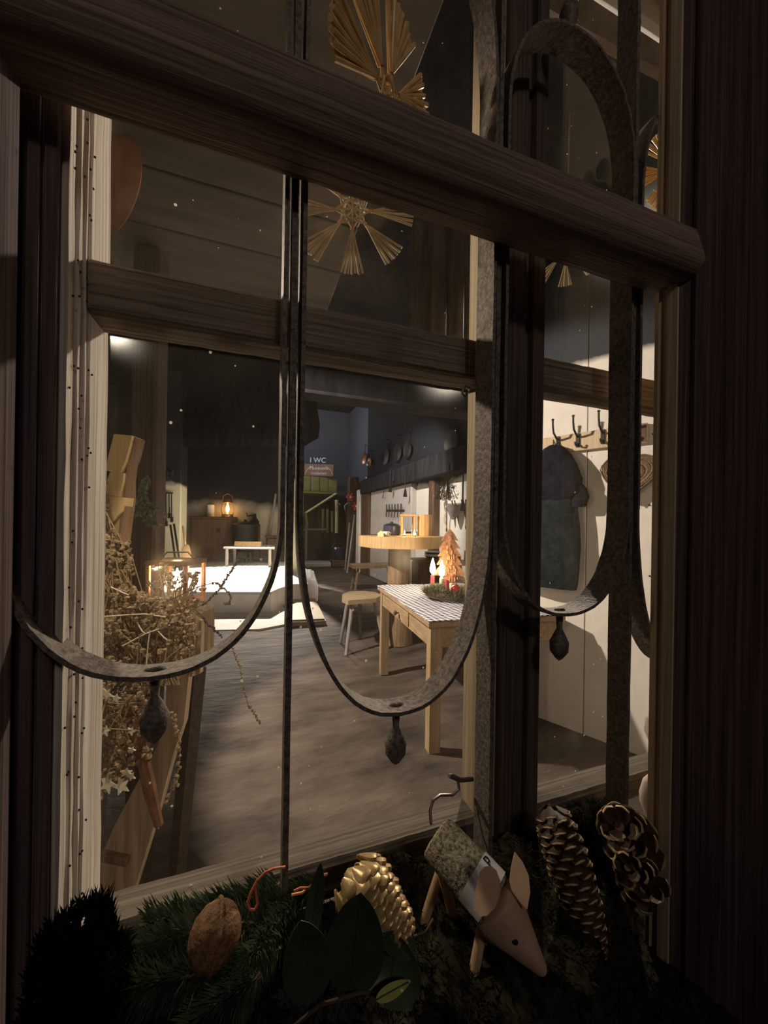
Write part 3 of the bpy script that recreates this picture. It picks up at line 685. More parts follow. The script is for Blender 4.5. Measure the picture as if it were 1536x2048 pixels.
for k, (px, py, lb) in enumerate(((761, 1068, 'little white carved house at the slab edge of the log table'), (772, 1063, 'small white cup beside the little white house on the log table'))):
    c = base(px, py, 3.74 if k == 0 else 3.8, BZ); t = T('white_house' if not k else 'white_cup', lb, 'ornament' if not k else 'cup', V((c.x, c.y, BZ)))
    if k == 0:
        P('walls', M().prism([(-.03, 0), (.03, 0), (.03, .032), (0, .055), (-.03, .032)], .035, u=_R0), 'cream_paint', t)
        P('roof', M().cbox(_R0*.017+V((0, 0, .046)), (.045, .045, .006), rotz(-YAW) @ Matrix.Rotation(.65, 3, 'Y')), 'cream_paint', t)
    else:
        P('cup', M().lathe([(.02, 0), (.03, .004), (.036, .05), (.033, .05), (.027, .006), (.0005, .005)], 18), 'porcelain', t); P('handle', M().tube([(.034, 0, .042), (.052, 0, .036), (.05, 0, .018), (.031, 0, .014)], .004, 6), 'porcelain', t)
# ---- cupboard, plates, mug and side bench right of the log table
def zface(px, py, d): return at(px, py, d)
c = at(851, 1160, 4.9); cz = at(851, 1118, 4.9).z
cb_ = T('low_chest', 'dark brown low chest against the wall behind the lit candles', 'chest', V((c.x, c.y, 0)))
P('body', M().cbox((0, 0, cz/2), (.30, .34, cz-.02), rotz(-.1)), 'dark_brown', cb_); P('lid', M().cbox((0, 0, cz-.008), (.33, .37, .024), rotz(-.1)), 'dark_brown', cb_)
for k in range(3):
    pq = V((c.x+.09, c.y-.02, cz+.004+k*.026)); t = T('stacked_bowl', ('lowest of the blue-rimmed bowls stacked on the dark chest', 'middle one of the blue-rimmed bowls stacked on the chest', 'topmost of the blue-rimmed bowls stacked on the chest')[k], 'bowl', pq, 'bowls on the dark chest')
    P('bowl', M().lathe([(.05, 0), (.06, .003), (.105, .03), (.11, .038), (.104, .036), (.06, .008), (.0005, .006)], 22), 'blue_enamel' if k != 1 else 'porcelain', t)
    P('rim', M().lathe([(.109, .037), (.112, .039), (.111, .042), (.105, .040)], 22), 'porcelain' if k != 1 else 'blue_enamel', t)
sb = at(935, 1122, 4.6); st = T('side_bench', 'pale wooden work bench at the wall beside the rusty fir tree', 'bench', V((sb.x, sb.y, 0)))
P('bench_top', M().cbox((.05, 0, sb.z-.02), (.62, .36, .04), rotz(-.1)), 'stool_wood', st)
for x in (-.2, .28):
    for y in (-.13, .13): P('leg', M().cbox((x, y, (sb.z-.04)/2), (.06, .06, sb.z-.04), rotz(-.1)), 'stool_wood', st)
P('shelf', M().cbox((.05, 0, sb.z-.25), (.56, .3, .03), rotz(-.1)), 'stool_wood', st)
mg = T('wooden_mug', 'round turned wooden mug standing on the pale work bench', 'mug', V((sb.x-.01, sb.y-.02, sb.z)))
P('cup', M().lathe([(.042, 0), (.046, .004), (.045, .12), (.047, .125), (.041, .124), (.038, .01), (.0005, .008)], 18), 'new_wood', mg); P('handle', M().tube([(.045, 0, .1), (.075, 0, .09), (.075, 0, .04), (.044, 0, .03)], .008, 6), 'new_wood', mg)
dk = T('dark_jar', 'small dark stoneware jar next to the wooden mug', 'jar', V((sb.x-.14, sb.y, sb.z)))
P('jar', M().lathe([(.03, 0), (.04, .01), (.042, .05), (.028, .07), (.03, .078), (.024, .076), (.0005, .06)], 16), 'dark_brown', dk)

# ---- right wall: pans, ladles, racks
def hang_pan(px, py, d, w, h, mt, label, grp, hl=.18, flatn=True):
    c = atX(px, py, XR-.055); t = T('frying_pan', label, 'pan', c, grp)
    P('peg', M().tube([V((.06, 0, w+hl-.01)), V((-.03, -.012, w+hl+.005))], .008, 6), 'dark_iron', t)
    R = Matrix.Rotation(math.radians(-84), 3, 'Z') @ Matrix.Rotation(PI/2, 3, 'X')
    P('bowl', M().lathe([(.0005, -.012), (w*.8, -.012), (w, .03), (w*1.03, .032), (w*.78, 0), (.0005, 0)], 22, R=R), mt, t)
    P('handle', M().tube([V((0, 0, w*.95)), V((0, -.01, w+hl)), V((0, -.015, w+hl+.02))], [.012, .010, .014], 6, flat=.5), 'dark_iron', t)
    return t
pg = 'pans hanging along the right wall beam'
for a in ((730, 916, 8.6, .16, 0, 'copper', 'first copper pan on the beam, next to the narrow gable doorway'), (741, 924, 8.2, .11, 0, 'copper', 'smaller bright copper pan overlapping the first copper pan'),
          (772, 912, 7.4, .19, 0, 'dark_iron', 'blackened pan hanging third from the gable doorway'), (797, 905, 6.9, .17, 0, 'dark_iron', 'broad black pan hanging above the fork rack'),
          (817, 900, 6.4, .15, 0, 'dark_iron', 'black pan hanging above the white wall corner'), (905, 885, 4.9, .17, 0, 'dark_iron', 'big dark pan hanging above the herb bunch and tool rack')):
    hang_pan(a[0], a[1], a[2], a[3], 0, a[5], a[6], pg)
def utensil(name, label, cat, p, L, kind, group=None):
    t = T(name, label, cat, p, group)
    P('shaft', M().tube([(0, 0, 0), (0, 0, -L)], .009, 6), 'dark_iron', t); P('hook', M().tube([(0, 0, 0), (.015, 0, .02), (.0, 0, .04), (-.015, 0, .02)], .005, 6), 'dark_iron', t)
    if kind == 'ladle': P('bowl', M().ell((0, -.02, -L-.03), (.05, .045, .035), 12, 7), 'dark_iron', t)
    elif kind == 'slice': P('blade', M().prism([(-.015, 0), (.015, 0), (.04, -.14), (-.04, -.14)], .006, (0, 0, -L), (1, 0, 0)), 'dark_iron', t)
    else:
        P('tines', M().prism([(-.03, 0), (.03, 0), (.035, -.12), (.025, -.12), (.02, -.02), (.005, -.02), (.005, -.12), (-.005, -.12), (-.005, -.02), (-.02, -.02), (-.025, -.12), (-.035, -.12)], .008, (0, 0, -L), (1, 0, 0)), 'dark_iron', t)
    return t
ug = 'iron utensils hanging along the right wall'
for (px, py, d, L, kd, lb) in ((781, 940, 7.0, .30, 'slice', 'long iron peel hanging above the triangle, blade down'), (811, 945, 6.3, .30, 'slice', 'narrow iron peel hanging near the white wall corner'),
                               (898, 930, 4.75, .38, 'fork', 'iron fork hanging left of the wooden tool rack'), (927, 925, 4.5, .50, 'slice', 'long black iron turner hanging down into the tool rack'), (787, 945, 6.9, .12, 'ladle', 'short iron ladle next to the long peel')):
    utensil('fire_iron', lb, 'utensil', atX(px, py, XR-.235), L, kd, ug)
tq = atX(771, 985, XR-.11); t = T('iron_triangle', 'small iron triangle hanging beside the black doorway', 'triangle', tq)
P('loop', M().tube([(0, 0, .22), (.10, -.04, -.13), (-.06, .02, -.12)], .010, 6, closed=True), 'dark_iron', t)
def rack(px0, px1, py, d0, d1, n, label, L):
    a, b = atX(px0, py, XR-.115), atX(px1, py, XR-.115); t = T('fork_rack', label, 'rack', a); P('board', M().tube([a, b], .022, 4), 'dark_brown', t, world=True)
    for k in range(n):
        p = a.lerp(b, (k+.5)/n); P('prong', M().tube([p+V((-.03, 0, .13)), p+V((-.03, 0, -.02)), p+V((-.04, 0, -L))], .011, 6), 'dark_iron', t, world=True)
rack(773, 808, 1021, 7.2, 6.5, 6, 'rack of upright iron prongs on the white wall above the blue pot', .14)
a, b = atX(893, 1010, XR-.03), atX(938, 1008, XR-.03); tr_ = T('tool_rack', 'grey wooden wall rack holding long-handled tools and a shallow basket', 'rack', a)
P('board', M().tube([a, b], .022, 4), 'grey_wood', tr_, world=True)
P('basket', M().lathe([(.03, -.22), (.08, -.12), (.11, -.01), (.10, -.01), (.07, -.12), (.0005, -.20)], 14, a.lerp(b, .62)+V((-.10, 0, 0))), 'grey_wood', tr_, world=True)
for k, (f, sl_, L) in enumerate(((.06, .02, .36), (.3, .10, .40), (.42, .16, .56), (.72, .14, .34), (.9, .03, .3))):
    p = a.lerp(b, f); t = T('tool', ('first', 'second', 'third', 'fourth', 'fifth')[k]+' long-handled tool in the wall rack, counted from the herb bunch', 'tool', p, 'tools in the wall rack')
    P('handle', M().tube([p+V((-.05, -.06, .06)), p+V((-.05+sl_, -.03, -L))], .010, 6), 'dark_brown', t, world=True); P('tip', M().ell(p+V((-.05+sl_, -.03, -L-.02)), (.016, .014, .04), 8, 5), 'dark_iron', t, world=True)
hb = at(893, 975, 4.5); t = T('herb_bunch', 'bunch of dried herbs hanging upside down before the white wall', 'herbs', hb)
P('string', M().tube([V((0, 0, .30)), V((.0, 0, .12))], .004, 5), 'twig', t)
m = M()
for k in range(16):
    g = random.uniform(0, 2*PI); m.tube([V((0, 0, .16)), V((math.cos(g)*.07, math.sin(g)*.07, .0)), V((math.cos(g)*.13, math.sin(g)*.13, -.14))], .004, 5)
P('stems', m, 'twig', t)
m = M()
for k in range(130): tuft(m, V((random.gauss(0, .06), random.gauss(0, .06), random.uniform(-.16, .12))), 9, .05, .02, 2)
P('leaves', m, 'herb', t, stuff=True)
m = M(); p = at(891, 990, 4.5); pts = [p+V((.012*math.sin(k*1.3), 0, -.035*k)) for k in range(12)]
TM('string_garland', M().tube(pts, [.008+.006*(k % 2) for k in range(12)], 6), 'pale_straw', 'twisted dried garland dangling below the herb bunch', 'garland')
lid = at(927, 1010, 4.3)

# ---- far end: sign, loft box, railing, leaning tools
def facing(m): return m
D = 12.0
def quadbox(px0, py0, px1, py1, d, th_, b=.01):
    a, c = at(px0, py0, d), at(px1, py1, d); w, h = abs((c-a).dot(_R0)), abs(a.z-c.z)
    return (a+c)/2, w, h
ctr, w, h = quadbox(603, 953, 675, 985, D, .5)
lb = T('loft_box', 'olive-painted wooden box of boards above the dark gable doorway', 'cupboard', ctr)
P('body', M().cbox((0, .3, 0), (w, .6, h), rotz(-YAW*.3), .015), 'olive_paint', lb)
for k in range(4): P('board', M().cbox((-w/2+w*(k+.5)/4, -.02, 0), (w/4-.02, .06, h*.96), None, .012), 'olive_paint', lb)
P('ledge', M().cbox((0, .2, -h/2-.03), (w*1.02, .8, .06)), 'olive_paint', lb)
def text(body, size, loc, mt, parent, rz=-YAW, name='lettering', ex=.004, bend=None):
    cu = bpy.data.curves.new(name, 'FONT'); cu.body = body; cu.size = size; cu.extrude = ex; cu.align_x = 'CENTER'; cu.align_y = 'CENTER'
    o = bpy.data.objects.new(name, cu); COL.objects.link(o); me = bpy.data.meshes.new_from_object(o.evaluated_get(bpy.context.evaluated_depsgraph_get()))
    bpy.data.objects.remove(o); bpy.data.curves.remove(cu); me.materials.clear(); me.materials.append(MATS[mt])
    o = link(name, me, parent, loc); o.rotation_euler = (PI/2, 0, rz) if not hasattr(rz, 'to_euler') else rz.to_euler(); return o
ctr, w, h = quadbox(609, 928, 667, 953, D-.02, .05)
sg = T('direction_sign', 'brown wooden sign with white lettering and two curved lines on the loft box', 'sign', ctr)
P('board', M().cbox((0, 0, 0), (w, .05, h), rotz(-YAW), .01), 'sign_brown', sg)
text('Museums', h*.42, -Fw*.03+V((0, 0, h*.16)), 'white_paint', sg); text('mobelen', h*.36, -Fw*.03+V((0, 0, -h*.26)), 'white_paint', sg)
for s in (-1, 1):
    pts = [(s*.48, -.40), (s*.44, -.12), (s*.36, .12), (s*.24, .30)]
    P('curved_line', M().tube([_R0*(x*w)-Fw*.03+V((0, 0, z*h)) for x, z in pts], .010, 5), 'cream_paint', sg)
ctr, w, h = quadbox(626, 914, 646, 928, D-.02, .05)
wcs = T('wc_letters', 'white letters WC standing on top of the brown sign', 'sign', ctr)
text('I WC', h*1.05, (0, 0, 0), 'white_paint', wcs, ex=.02)
rl = T('stair_railing', 'pale wooden stair handrail slanting before the dark gable doorway', 'railing', at(612, 1025, 11.4))
P('foot_post', M().tube([at(613, 1050, 11.4), V((*(at(613, 1050, 11.4).xy), 0))], .04, 6), 'grey_wood', rl, world=True)
P('handrail', M().tube([at(611, 1026, 11.4), at(672, 987, 11.6)], .035, 6), 'cream_paint', rl, world=True); P('newel', M().tube([at(611, 1024, 11.4), at(615, 1052, 11.4)], .04, 6), 'olive_paint', rl, world=True)
for k, (px, y0, y1, mt) in enumerate(((673, 1000, 1066, 'cream_paint'), (664, 1022, 1064, 'olive_paint'), (655, 1018, 1066, 'olive_paint'), (646, 1018, 1066, 'olive_paint'))):
    P('baluster', M().tube([at(px, y0, 11.8), at(px, y1, 11.8)], .055 if k == 0 else .045, 6), mt, rl, world=True)
P('lower_rail', M().tube([at(604, 1059, 11.7), at(652, 1059, 11.7)], .035, 6), 'grey_wood', rl, world=True)
m = M(); a = atZ(604, 1136); b = atZ(676, 1134)
dw = T('doorway_dark', 'dark panel standing in for the unlit doorway behind the stair railing', 'screen', at(640, 1100, 12.3))  # dark panel and slats stand in for the darkness inside the doorway
P('panel', M().cbox(at(642, 1065, 12.4), (1.35, .08, 1.95), b=.02), 'dark_brown', dw, world=True)
for k in range(5): P('slat', M().cbox(at(612+k*14, 1065, 12.3), (.18, .06, 1.9), b=.02), 'dark_brown', dw, world=True)
stp = T('threshold_step', 'low stone step across the far end of the hall', 'step', V((*(at(640, 1122, 10.9).xy), 0)))
P('slab', M().cbox((0, .2, .06), (1.5, .7, .13), b=.03), 'plaster_grey', stp)
dp = T('far_post', 'dark timber post at the far end beside the gable railing', 'post', V((*(at(704, 1100, 10.8).xy), 0)))
P('shaft', M().cbox((0, 0, 1.3), (.30, .25, 2.6), b=.03), 'dark_brown', dp); P('bracket', M().cbox((.15, 0, 2.3), (.6, .2, .18), Matrix.Rotation(-.6, 3, 'Y'), .02), 'dark_brown', dp)
for k, (x0, y0, x1, y1, lb) in enumerate(((709, 1030, 694, 1146, 'long pale pole leaning at the far post, the nearer one'), (699, 1045, 690, 1140, 'thin grey pole leaning at the far post beside the longer one'))):
    a = at(x0, y0, 10.2); b = atZ(x1, y1); t = T('leaning_pole', lb, 'pole', b); P('shaft', M().tube([b, a], .022, 6), 'grey_wood', t, world=True); P('ferrule', M().tube([a, a+(a-b)*.03], .03, 6), 'dark_iron', t, world=True)
for k, (px, py, lb) in enumerate(((701, 994, 'upper red ribbon rosette pinned on the far dark post'), (713, 1012, 'lower red ribbon rosette on the far dark post'))):
    t = T('red_rosette', lb, 'ornament', at(px, py, 10.64), 'red rosettes on the far post'); m = M()
    for j in range(6): g = j*PI/3; m.ell((.075*math.cos(g), 0, .075*math.sin(g)), (.06, .03, .04), 8, 5, Matrix.Rotation(-g, 3, 'Y'))
    P('loops', m, 'red_wax', t); P('knot', M().ell((0, -.02, 0), (.035, .03, .035), 8, 6), 'cream_paint', t)
t = T('sickle', 'pale curved sickle blade hanging on the far dark post', 'sickle', at(693, 1012, 10.64))
P('blade', M().tube([V((-.04, 0, -.09)), V((-.06, 0, 0)), V((.0, 0, .07)), V((.09, 0, .09))], [.02, .03, .025, .008], 6, flat=.4), 'white_paint', t); P('grip', M().tube([V((-.04, 0, -.09)), V((-.02, 0, -.2))], .02, 6), 'dark_brown', t)
t = T('blue_bucket', 'small dark blue bucket on the floor before the far post', 'bucket', V((*(at(676, 1105, 10.9).xy), 0)))
P('pail', M().lathe([(.12, .22), (.16, .24), (.2, .55), (.19, .55), (.14, .26), (.0005, .25)], 16), 'blue_enamel', t); P('stand', M().cbox((0, 0, .11), (.4, .4, .22)), 'dark_brown', t); P('bail', M().tube([V((-.19, 0, .54)), V((-.1, 0, .68)), V((.1, 0, .68)), V((.19, 0, .54))], .01, 6), 'steel', t)
m = M()
for k in range(60): p = V((*(at(random.uniform(632, 668), 1100, 11.5).xy), random.uniform(.05, .75))); tuft(m, p, 14, .22, .1, 1.2)
TM('straw_heap', m, 'herb', 'heap of dull green straw lying below the stair railing', 'straw', kind='stuff')

# ---- on and around the hearth
HZ = .29
q = base(428, 1100, 9.25, HZ); ztop = at(428, 1034, 9.25).z
ch = T('hearth_chest', 'dark wooden chest standing at the back of the hearth under a lantern', 'chest', q)
P('body', M().cbox((0, -.03, (ztop-HZ)/2-.02), (1.02, .30, ztop-HZ-.05), b=.02), 'dark_brown', ch); P('lid', M().cbox((0, -.03, ztop-HZ-.025), (1.08, .36, .06), b=.02), 'dark_brown', ch); P('lock', M().cbox((.1, -.185, (ztop-HZ)*.7), (.08, .03, .1)), 'dark_iron', ch)
candle('candle', 'thick unlit white candle standing on the dark hearth chest', base(421, 1034, 9.3, ztop+.005), .085, .30, 'white_wax')
lq = base(455, 1032, 9.3, ztop+.005); ln = T('storm_lantern', 'glowing storm lantern on the dark hearth chest', 'lantern', lq)
P('base', M().lathe([(.13, 0), (.14, .02), (.13, .07), (.05, .08)], 16), 'copper', ln); P('globe', M().lathe([(.07, .08), (.115, .16), (.10, .27), (.07, .34)], 16), 'clear_glass', ln)
P('cap', M().lathe([(.08, .34), (.12, .36), (.08, .42), (.03, .44), (.0005, .45)], 16), 'copper', ln)
for s in (-1, 1): P('side_wire', M().tube([(s*.12, 0, .05), (s*.145, 0, .2), (s*.10, 0, .38)], .012, 6), 'copper', ln)
P('bail', M().tube([(-.13, 0, .36), (-.1, 0, .52), (0, 0, .58), (.1, 0, .52), (.13, 0, .36)], .008, 6), 'copper', ln)
flame(ln, (0, 0, .19), 5.6, 'lantern_glow', 9)
q = base(490, 1100, 9.2, HZ); zc = at(490, 1049, 9.2).z-HZ
kt = T('cauldron', 'big black iron cauldron beside the hearth chest', 'cauldron', q)
P('pot', M().lathe([(.2, .25), (.30, .32), (.31, zc-.06), (.33, zc), (.30, zc), (.28, .34), (.0005, .30)], 24), 'dark_iron', kt); P('lid', M().lathe([(.31, zc+.005), (.2, zc+.05), (.04, zc+.07), (.03, zc+.12), (.0005, zc+.13)], 20), 'dark_iron', kt)
for k in range(3): g = k*2.1+.6; P('leg', M().tube([(.2*math.cos(g), .2*math.sin(g), .28), (.24*math.cos(g), .24*math.sin(g), 0)], .03, 6), 'dark_iron', kt)
q = base(508, 1100, 9.5, HZ); zc2 = at(508, 1048, 9.5).z-HZ
jg = T('coffee_mill', 'dark hand mill with crank standing behind the cauldron', 'mill', q)
P('stand', M().cbox((0, 0, zc2/2), (.28, .22, zc2), b=.02), 'dark_brown', jg); P('funnel', M().lathe([(.10, zc2), (.12, zc2+.06), (.05, zc2+.16), (.04, zc2+.26)], 14), 'dark_iron', jg); P('crank', M().tube([(0, 0, zc2+.22), (-.18, 0, zc2+.2), (-.18, 0, zc2+.28)], .02, 6), 'dark_iron', jg)
t = T('leaning_pole', 'long dark pole leaning against the sooty hearth wall', 'pole', base(535, 1090, 9.4, HZ)); P('shaft', M().tube([base(534, 1085, 9.4, HZ), at(552, 985, 9.7)], .03, 6), 'grey_wood', t, world=True); P('tip', M().ell(at(552, 985, 9.7), (.04, .04, .08), 8, 6), 'dark_iron', t, world=True)
t = T('wood_block', 'dark wood block standing at the foot of the leaning pole', 'block', base(543, 1090, 9.3, HZ)); P('block', M().cbox((0, 0, .3), (.25, .25, .6), b=.03), 'dark_brown', t); P('cap', M().cbox((0, 0, .62), (.3, .3, .05), b=.01), 'dark_brown', t)
# iron grate on legs with a fresh plank on it
g0 = base(447, 1134, 8.15, HZ); g1 = base(552, 1134, 8.25, HZ); gw = (g1-g0).length; gz = .41
gt_ = T('iron_grate', 'grey iron cooking grate on four legs standing on the hearth', 'grate', g0); ux = (g1-g0).normalized(); uy = V((-ux.y, ux.x, 0))
fr = M()
for a, b in (((0, 0), (gw, 0)), ((gw, 0), (gw, .6)), ((gw, .6), (0, .6)), ((0, .6), (0, 0))): fr.tube([ux*a[0]+uy*a[1]+V((0, 0, gz)), ux*b[0]+uy*b[1]+V((0, 0, gz))], .026, 4)
P('frame', fr, 'grey_wood', gt_)
for k in range(9): P('grate_bar', M().tube([ux*(gw*(k+1)/10)+V((0, 0, gz)), ux*(gw*(k+1)/10)+uy*.6+V((0, 0, gz))], .013, 6), 'dark_iron', gt_)
for a, b in ((.06, .02), (gw-.14, .02), (.06, .58), (gw-.14, .58)): P('leg', M().cbox(ux*a+uy*b+V((0, 0, gz/2)), (.06, .06, gz)), 'grey_wood', gt_)
P('stretcher', M().tube([ux*.06+uy*.58+V((0, 0, .12)), ux*(gw-.14)+uy*.58+V((0, 0, .12))], .018, 6), 'dark_iron', gt_)
c = g0+ux*gw*.38+uy*.3+V((0, 0, gz+.075)); t = T('firewood_plank', 'freshly split pale log lying on the iron grate', 'firewood', c)
P('split_face', M().sweep([(-.045, -.05), (.05, -.05), (.055, .04), (-.03, .05)], ux*-.28, ux*.30, uy, (0, 0, 1)), 'new_wood', t); P('bark', M().sweep([(.05, -.05), (.065, -.03), (.066, .03), (.052, .04)], ux*-.28, ux*.30, uy, (0, 0, 1)), 'log_bark', t)
# tools by the white pillar
t = T('gridiron', 'black gridiron of long rods hanging on the white pillar', 'gridiron', at(338, 986, 7.965))
P('cross_bar', M().tube([at(313, 986, 7.965), at(346, 986, 7.965)], .014, 6), 'dark_iron', t, world=True)
for k, (px, L) in enumerate(((318, 60), (322, 55), (327, 62), (332, 66), (338, 50), (343, 58))):
    P('rod', M().tube([at(px, 986, 7.965), at(px+.5, 986+L, 7.965)], .011, 6), 'dark_iron', t, world=True); P('loop', M().tube([at(px-1.5, 986+L-10, 7.965), at(px-1.5, 986+L, 7.965), at(px+2.5, 986+L, 7.965), at(px+2.5, 986+L-10, 7.965)], .013, 6), 'dark_iron', t, world=True)
t = T('wall_bracket', 'small black iron hook bracket on the white pillar above the gridiron', 'bracket', at(337, 945, 7.965))
P('plate', M().tube([at(334, 934, 7.965), at(334, 958, 7.965)], .022, 6), 'dark_iron', t, world=True); P('arm', M().tube([at(334, 936, 7.965), at(341, 944, 7.88), at(346, 942, 7.84), at(344, 952, 7.84), at(336, 952, 7.9)], .02, 6), 'dark_iron', t, world=True)
for k, (x0, y0, x1, y1, lb, mt) in enumerate(((341, 1050, 354, 1118, 'first black fire iron leaning on the white pillar', 'dark_iron'), (348, 1048, 362, 1122, 'second black fire iron leaning beside the first', 'dark_iron'), (366, 1052, 376, 1128, 'pale wooden peel leaning at the edge of the white pillar', 'new_wood'))):
    b = base(x1, y1, 7.4, HZ); a = at(x0, y0, 7.7); t = T('leaning_tool', lb, 'fire tool', b); P('shaft', M().tube([b, a], .022, 6), mt, t, world=True)
    P('head', M().ell(b.lerp(a, .3 if k == 2 else .03)+V((0, -.02, 0)), (.05 if k < 2 else .10, .02, .06 if k < 2 else .26), 10, 8, rotz(-.3)), mt, t, world=True)
# white cups on the hearth end, board leaning low on the floor
for k, (px, py) in enumerate(((608, 1152), (614, 1150), (619, 1153))):
    t = T('white_jug', ('white jug nearest the bar on the hearth end', 'middle one of the three white jugs on the hearth end', 'outermost of the three white jugs on the hearth end')[k], 'jug', base(px, py, 6.7, HZ), 'jugs on the hearth end')
    P('jug', M().lathe([(.03, 0), (.045, .03), (.04, .09), (.028, .13), (.033, .15), (.028, .148), (.0005, .1)], 14), 'porcelain', t); P('handle', M().tube([(.03, 0, .13), (.06, 0, .11), (.042, 0, .04)], .006, 6), 'porcelain', t)
bp = [atZ(575, 1248, .03), atZ(652, 1245, .03), atZ(630, 1199, .03), atZ(577, 1199, .03)]
c = sum(bp, V())/4; t = T('floor_board', 'pale wooden board lying on the floor beside the white hearth', 'board', V((c.x, c.y, 0)))
P('board', M().prism([((p-c).x, (p-c).y) for p in bp], .05, (0, 0, .026), (1, 0, 0), (0, 1, 0)), 'stool_wood', t); d = (bp[1]-bp[0]).normalized()
P('batten', M().cbox((bp[0]+bp[1])/2-c+V((0, .06, .06)), ((bp[1]-bp[0]).length*.96, .05, .02), rotz(math.atan2(d.y, d.x))), 'stool_wood', t)

# ---- coat rail wall: rail, hooks, jacket, wicker heart
WR = -WD            # runs towards the viewer along the wall
WRm = Matrix((WR, WN, V((0, 0, 1)))).transposed()    # local x along wall, y out of it
a = onw(1296, 866, .016); L = .62
cr = T('coat_rail', 'pale wooden coat rail with iron hooks on the white board wall', 'coat rail', a)
P('board', M().cbox(WRm @ V((-L/2, 0, 0)), (L, .028, .112), WRm, .004), 'pale_lit_wood', cr)
P('end_knot', M().cbox(WRm @ V((-.03, .0145, 0)), (.05, .003, .10), WRm, .001), 'dark_brown', cr, label='dark end of the rail')
def coat_hook(px, py):
    p = onw(px, py, .031); l = p-a
    h = P('hook', M().tube([l+WRm @ V(v) for v in ((0, 0, .012), (0, .03, .02), (0, .075, .045), (0, .088, .085), (0, .09, .12))], [.007, .0065, .006, .006, .006], 8), 'dark_iron', cr)
    P('plate', M().cbox(l+WRm @ V((0, .004, -.008)), (.022, .008, .085), WRm, .002), 'dark_iron', h); P('knob', M().ell(l+WRm @ V((0, .09, .124)), (.009, .009, .007), 8, 6), 'dark_iron', h)
    P('lower_prong', M().tube([l+WRm @ V(v) for v in ((0, 0, -.025), (0, .025, -.045), (0, .045, -.042), (0, .05, -.025))], .006, 8), 'dark_iron', h)
for px, py in ((1116, 884), (1156, 878), (1206, 871), (1262, 862)): coat_hook(px, py)
jq = onw(1112, 900, .03)
jk = T('jacket', 'dark green jacket with black hood hanging from the coat rail', 'jacket', jq)
def cloth(rows, nz=.012, n=28):
    vs = []
    for (cx, z, rx, ry, cy) in rows:
        for k in range(n):
            g = 2*PI*k/n; q = 1+.05*math.sin(5*g+z*9)+.035*math.sin(9*g-z*5)+random.uniform(-nz, nz)
            vs.append(WRm @ V((cx+rx*q*math.cos(g), cy*.75+ry*.6*q*math.sin(g), z)))
    R = len(rows); fs = [[i*n+k, i*n+(k+1) % n, (i+1)*n+(k+1) % n, (i+1)*n+k] for i in range(R-1) for k in range(n)]
    return M().add(vs, fs+[list(range(n)), [(R-1)*n+k for k in range(n)]])
P('body', cloth([(-.01, -.24, .10, .05, .06), (-.02, -.30, .16, .07, .06), (-.02, -.38, .165, .075, .06), (-.02, -.50, .175, .08, .06), (-.02, -.62, .185, .085, .06), (-.02, -.74, .19, .085, .06), (-.025, -.84, .185, .08, .06), (-.03, -.88, .18, .07, .06)]), 'jacket_cloth', jk)
P('hood', cloth([(-.01, .03, .02, .02, .03), (.0, .01, .055, .04, .05), (.0, -.05, .11, .06, .06), (.01, -.12, .145, .08, .07), (.015, -.20, .165, .09, .07), (.01, -.28, .165, .09, .07), (-.0, -.33, .12, .07, .06)]), 'hood_cloth', jk)
P('sleeve', cloth([(.10, -.20, .05, .05, .06), (.145, -.26, .055, .05, .06), (.165, -.31, .05, .045, .06), (.15, -.37, .045, .04, .06)], n=16), 'hood_cloth', jk)
P('loop', M().tube([WRm @ V((-.01, .02, .02)), WRm @ V((-.005, .03, .06)), WRm @ V((.01, .03, .02))], .004, 5), 'dark_stem', jk)
hq = onw(1259, 950, .045); ht = T('wicker_heart', 'brown wicker heart hanging on the white wall under the coat rail', 'heart', hq)
def heart(s, y, n=40): return [WRm @ V((s*16*math.sin(t)**3/16, y, s*(13*math.cos(t)-5*math.cos(2*t)-2*math.cos(3*t)-math.cos(4*t))/16)) for t in (2*PI*k/n for k in range(n))]
hs = .140
P('rim', M().tube(heart(hs*.86, 0), .022, 8, closed=True), 'wicker', ht)
m = M()
for k in range(3): m.tube(heart(hs*(.64-.2*k), .004*k), .017, 8, closed=True)
P('weave', m, 'wicker', ht)
for k in range(5): P('cane', M().tube([p*(1+.02*math.sin(i*2+k)) for i, p in enumerate(heart(hs*(.80+.05*k), .02-.01*(k % 2)))], .004, 5, closed=True), 'wicker', ht)
P('string', M().tube([WRm @ V((0, 0, .09)), WRm @ V((0, -.02, .16))], .002, 5), 'twig', ht)
m = M()
for px, py in ((1298, 1010), (1312, 1000), (1314, 1045), (1299, 1152), (1313, 1085), (1200, 895), (1306, 868), (1322, 1075)): m.ell(onw(px, py, .004), (.005, .005, .005), 6, 5)
TM('wall_nails', m, 'dark_iron', 'scattered dark nails and tacks in the white board wall', 'nails', kind='stuff')

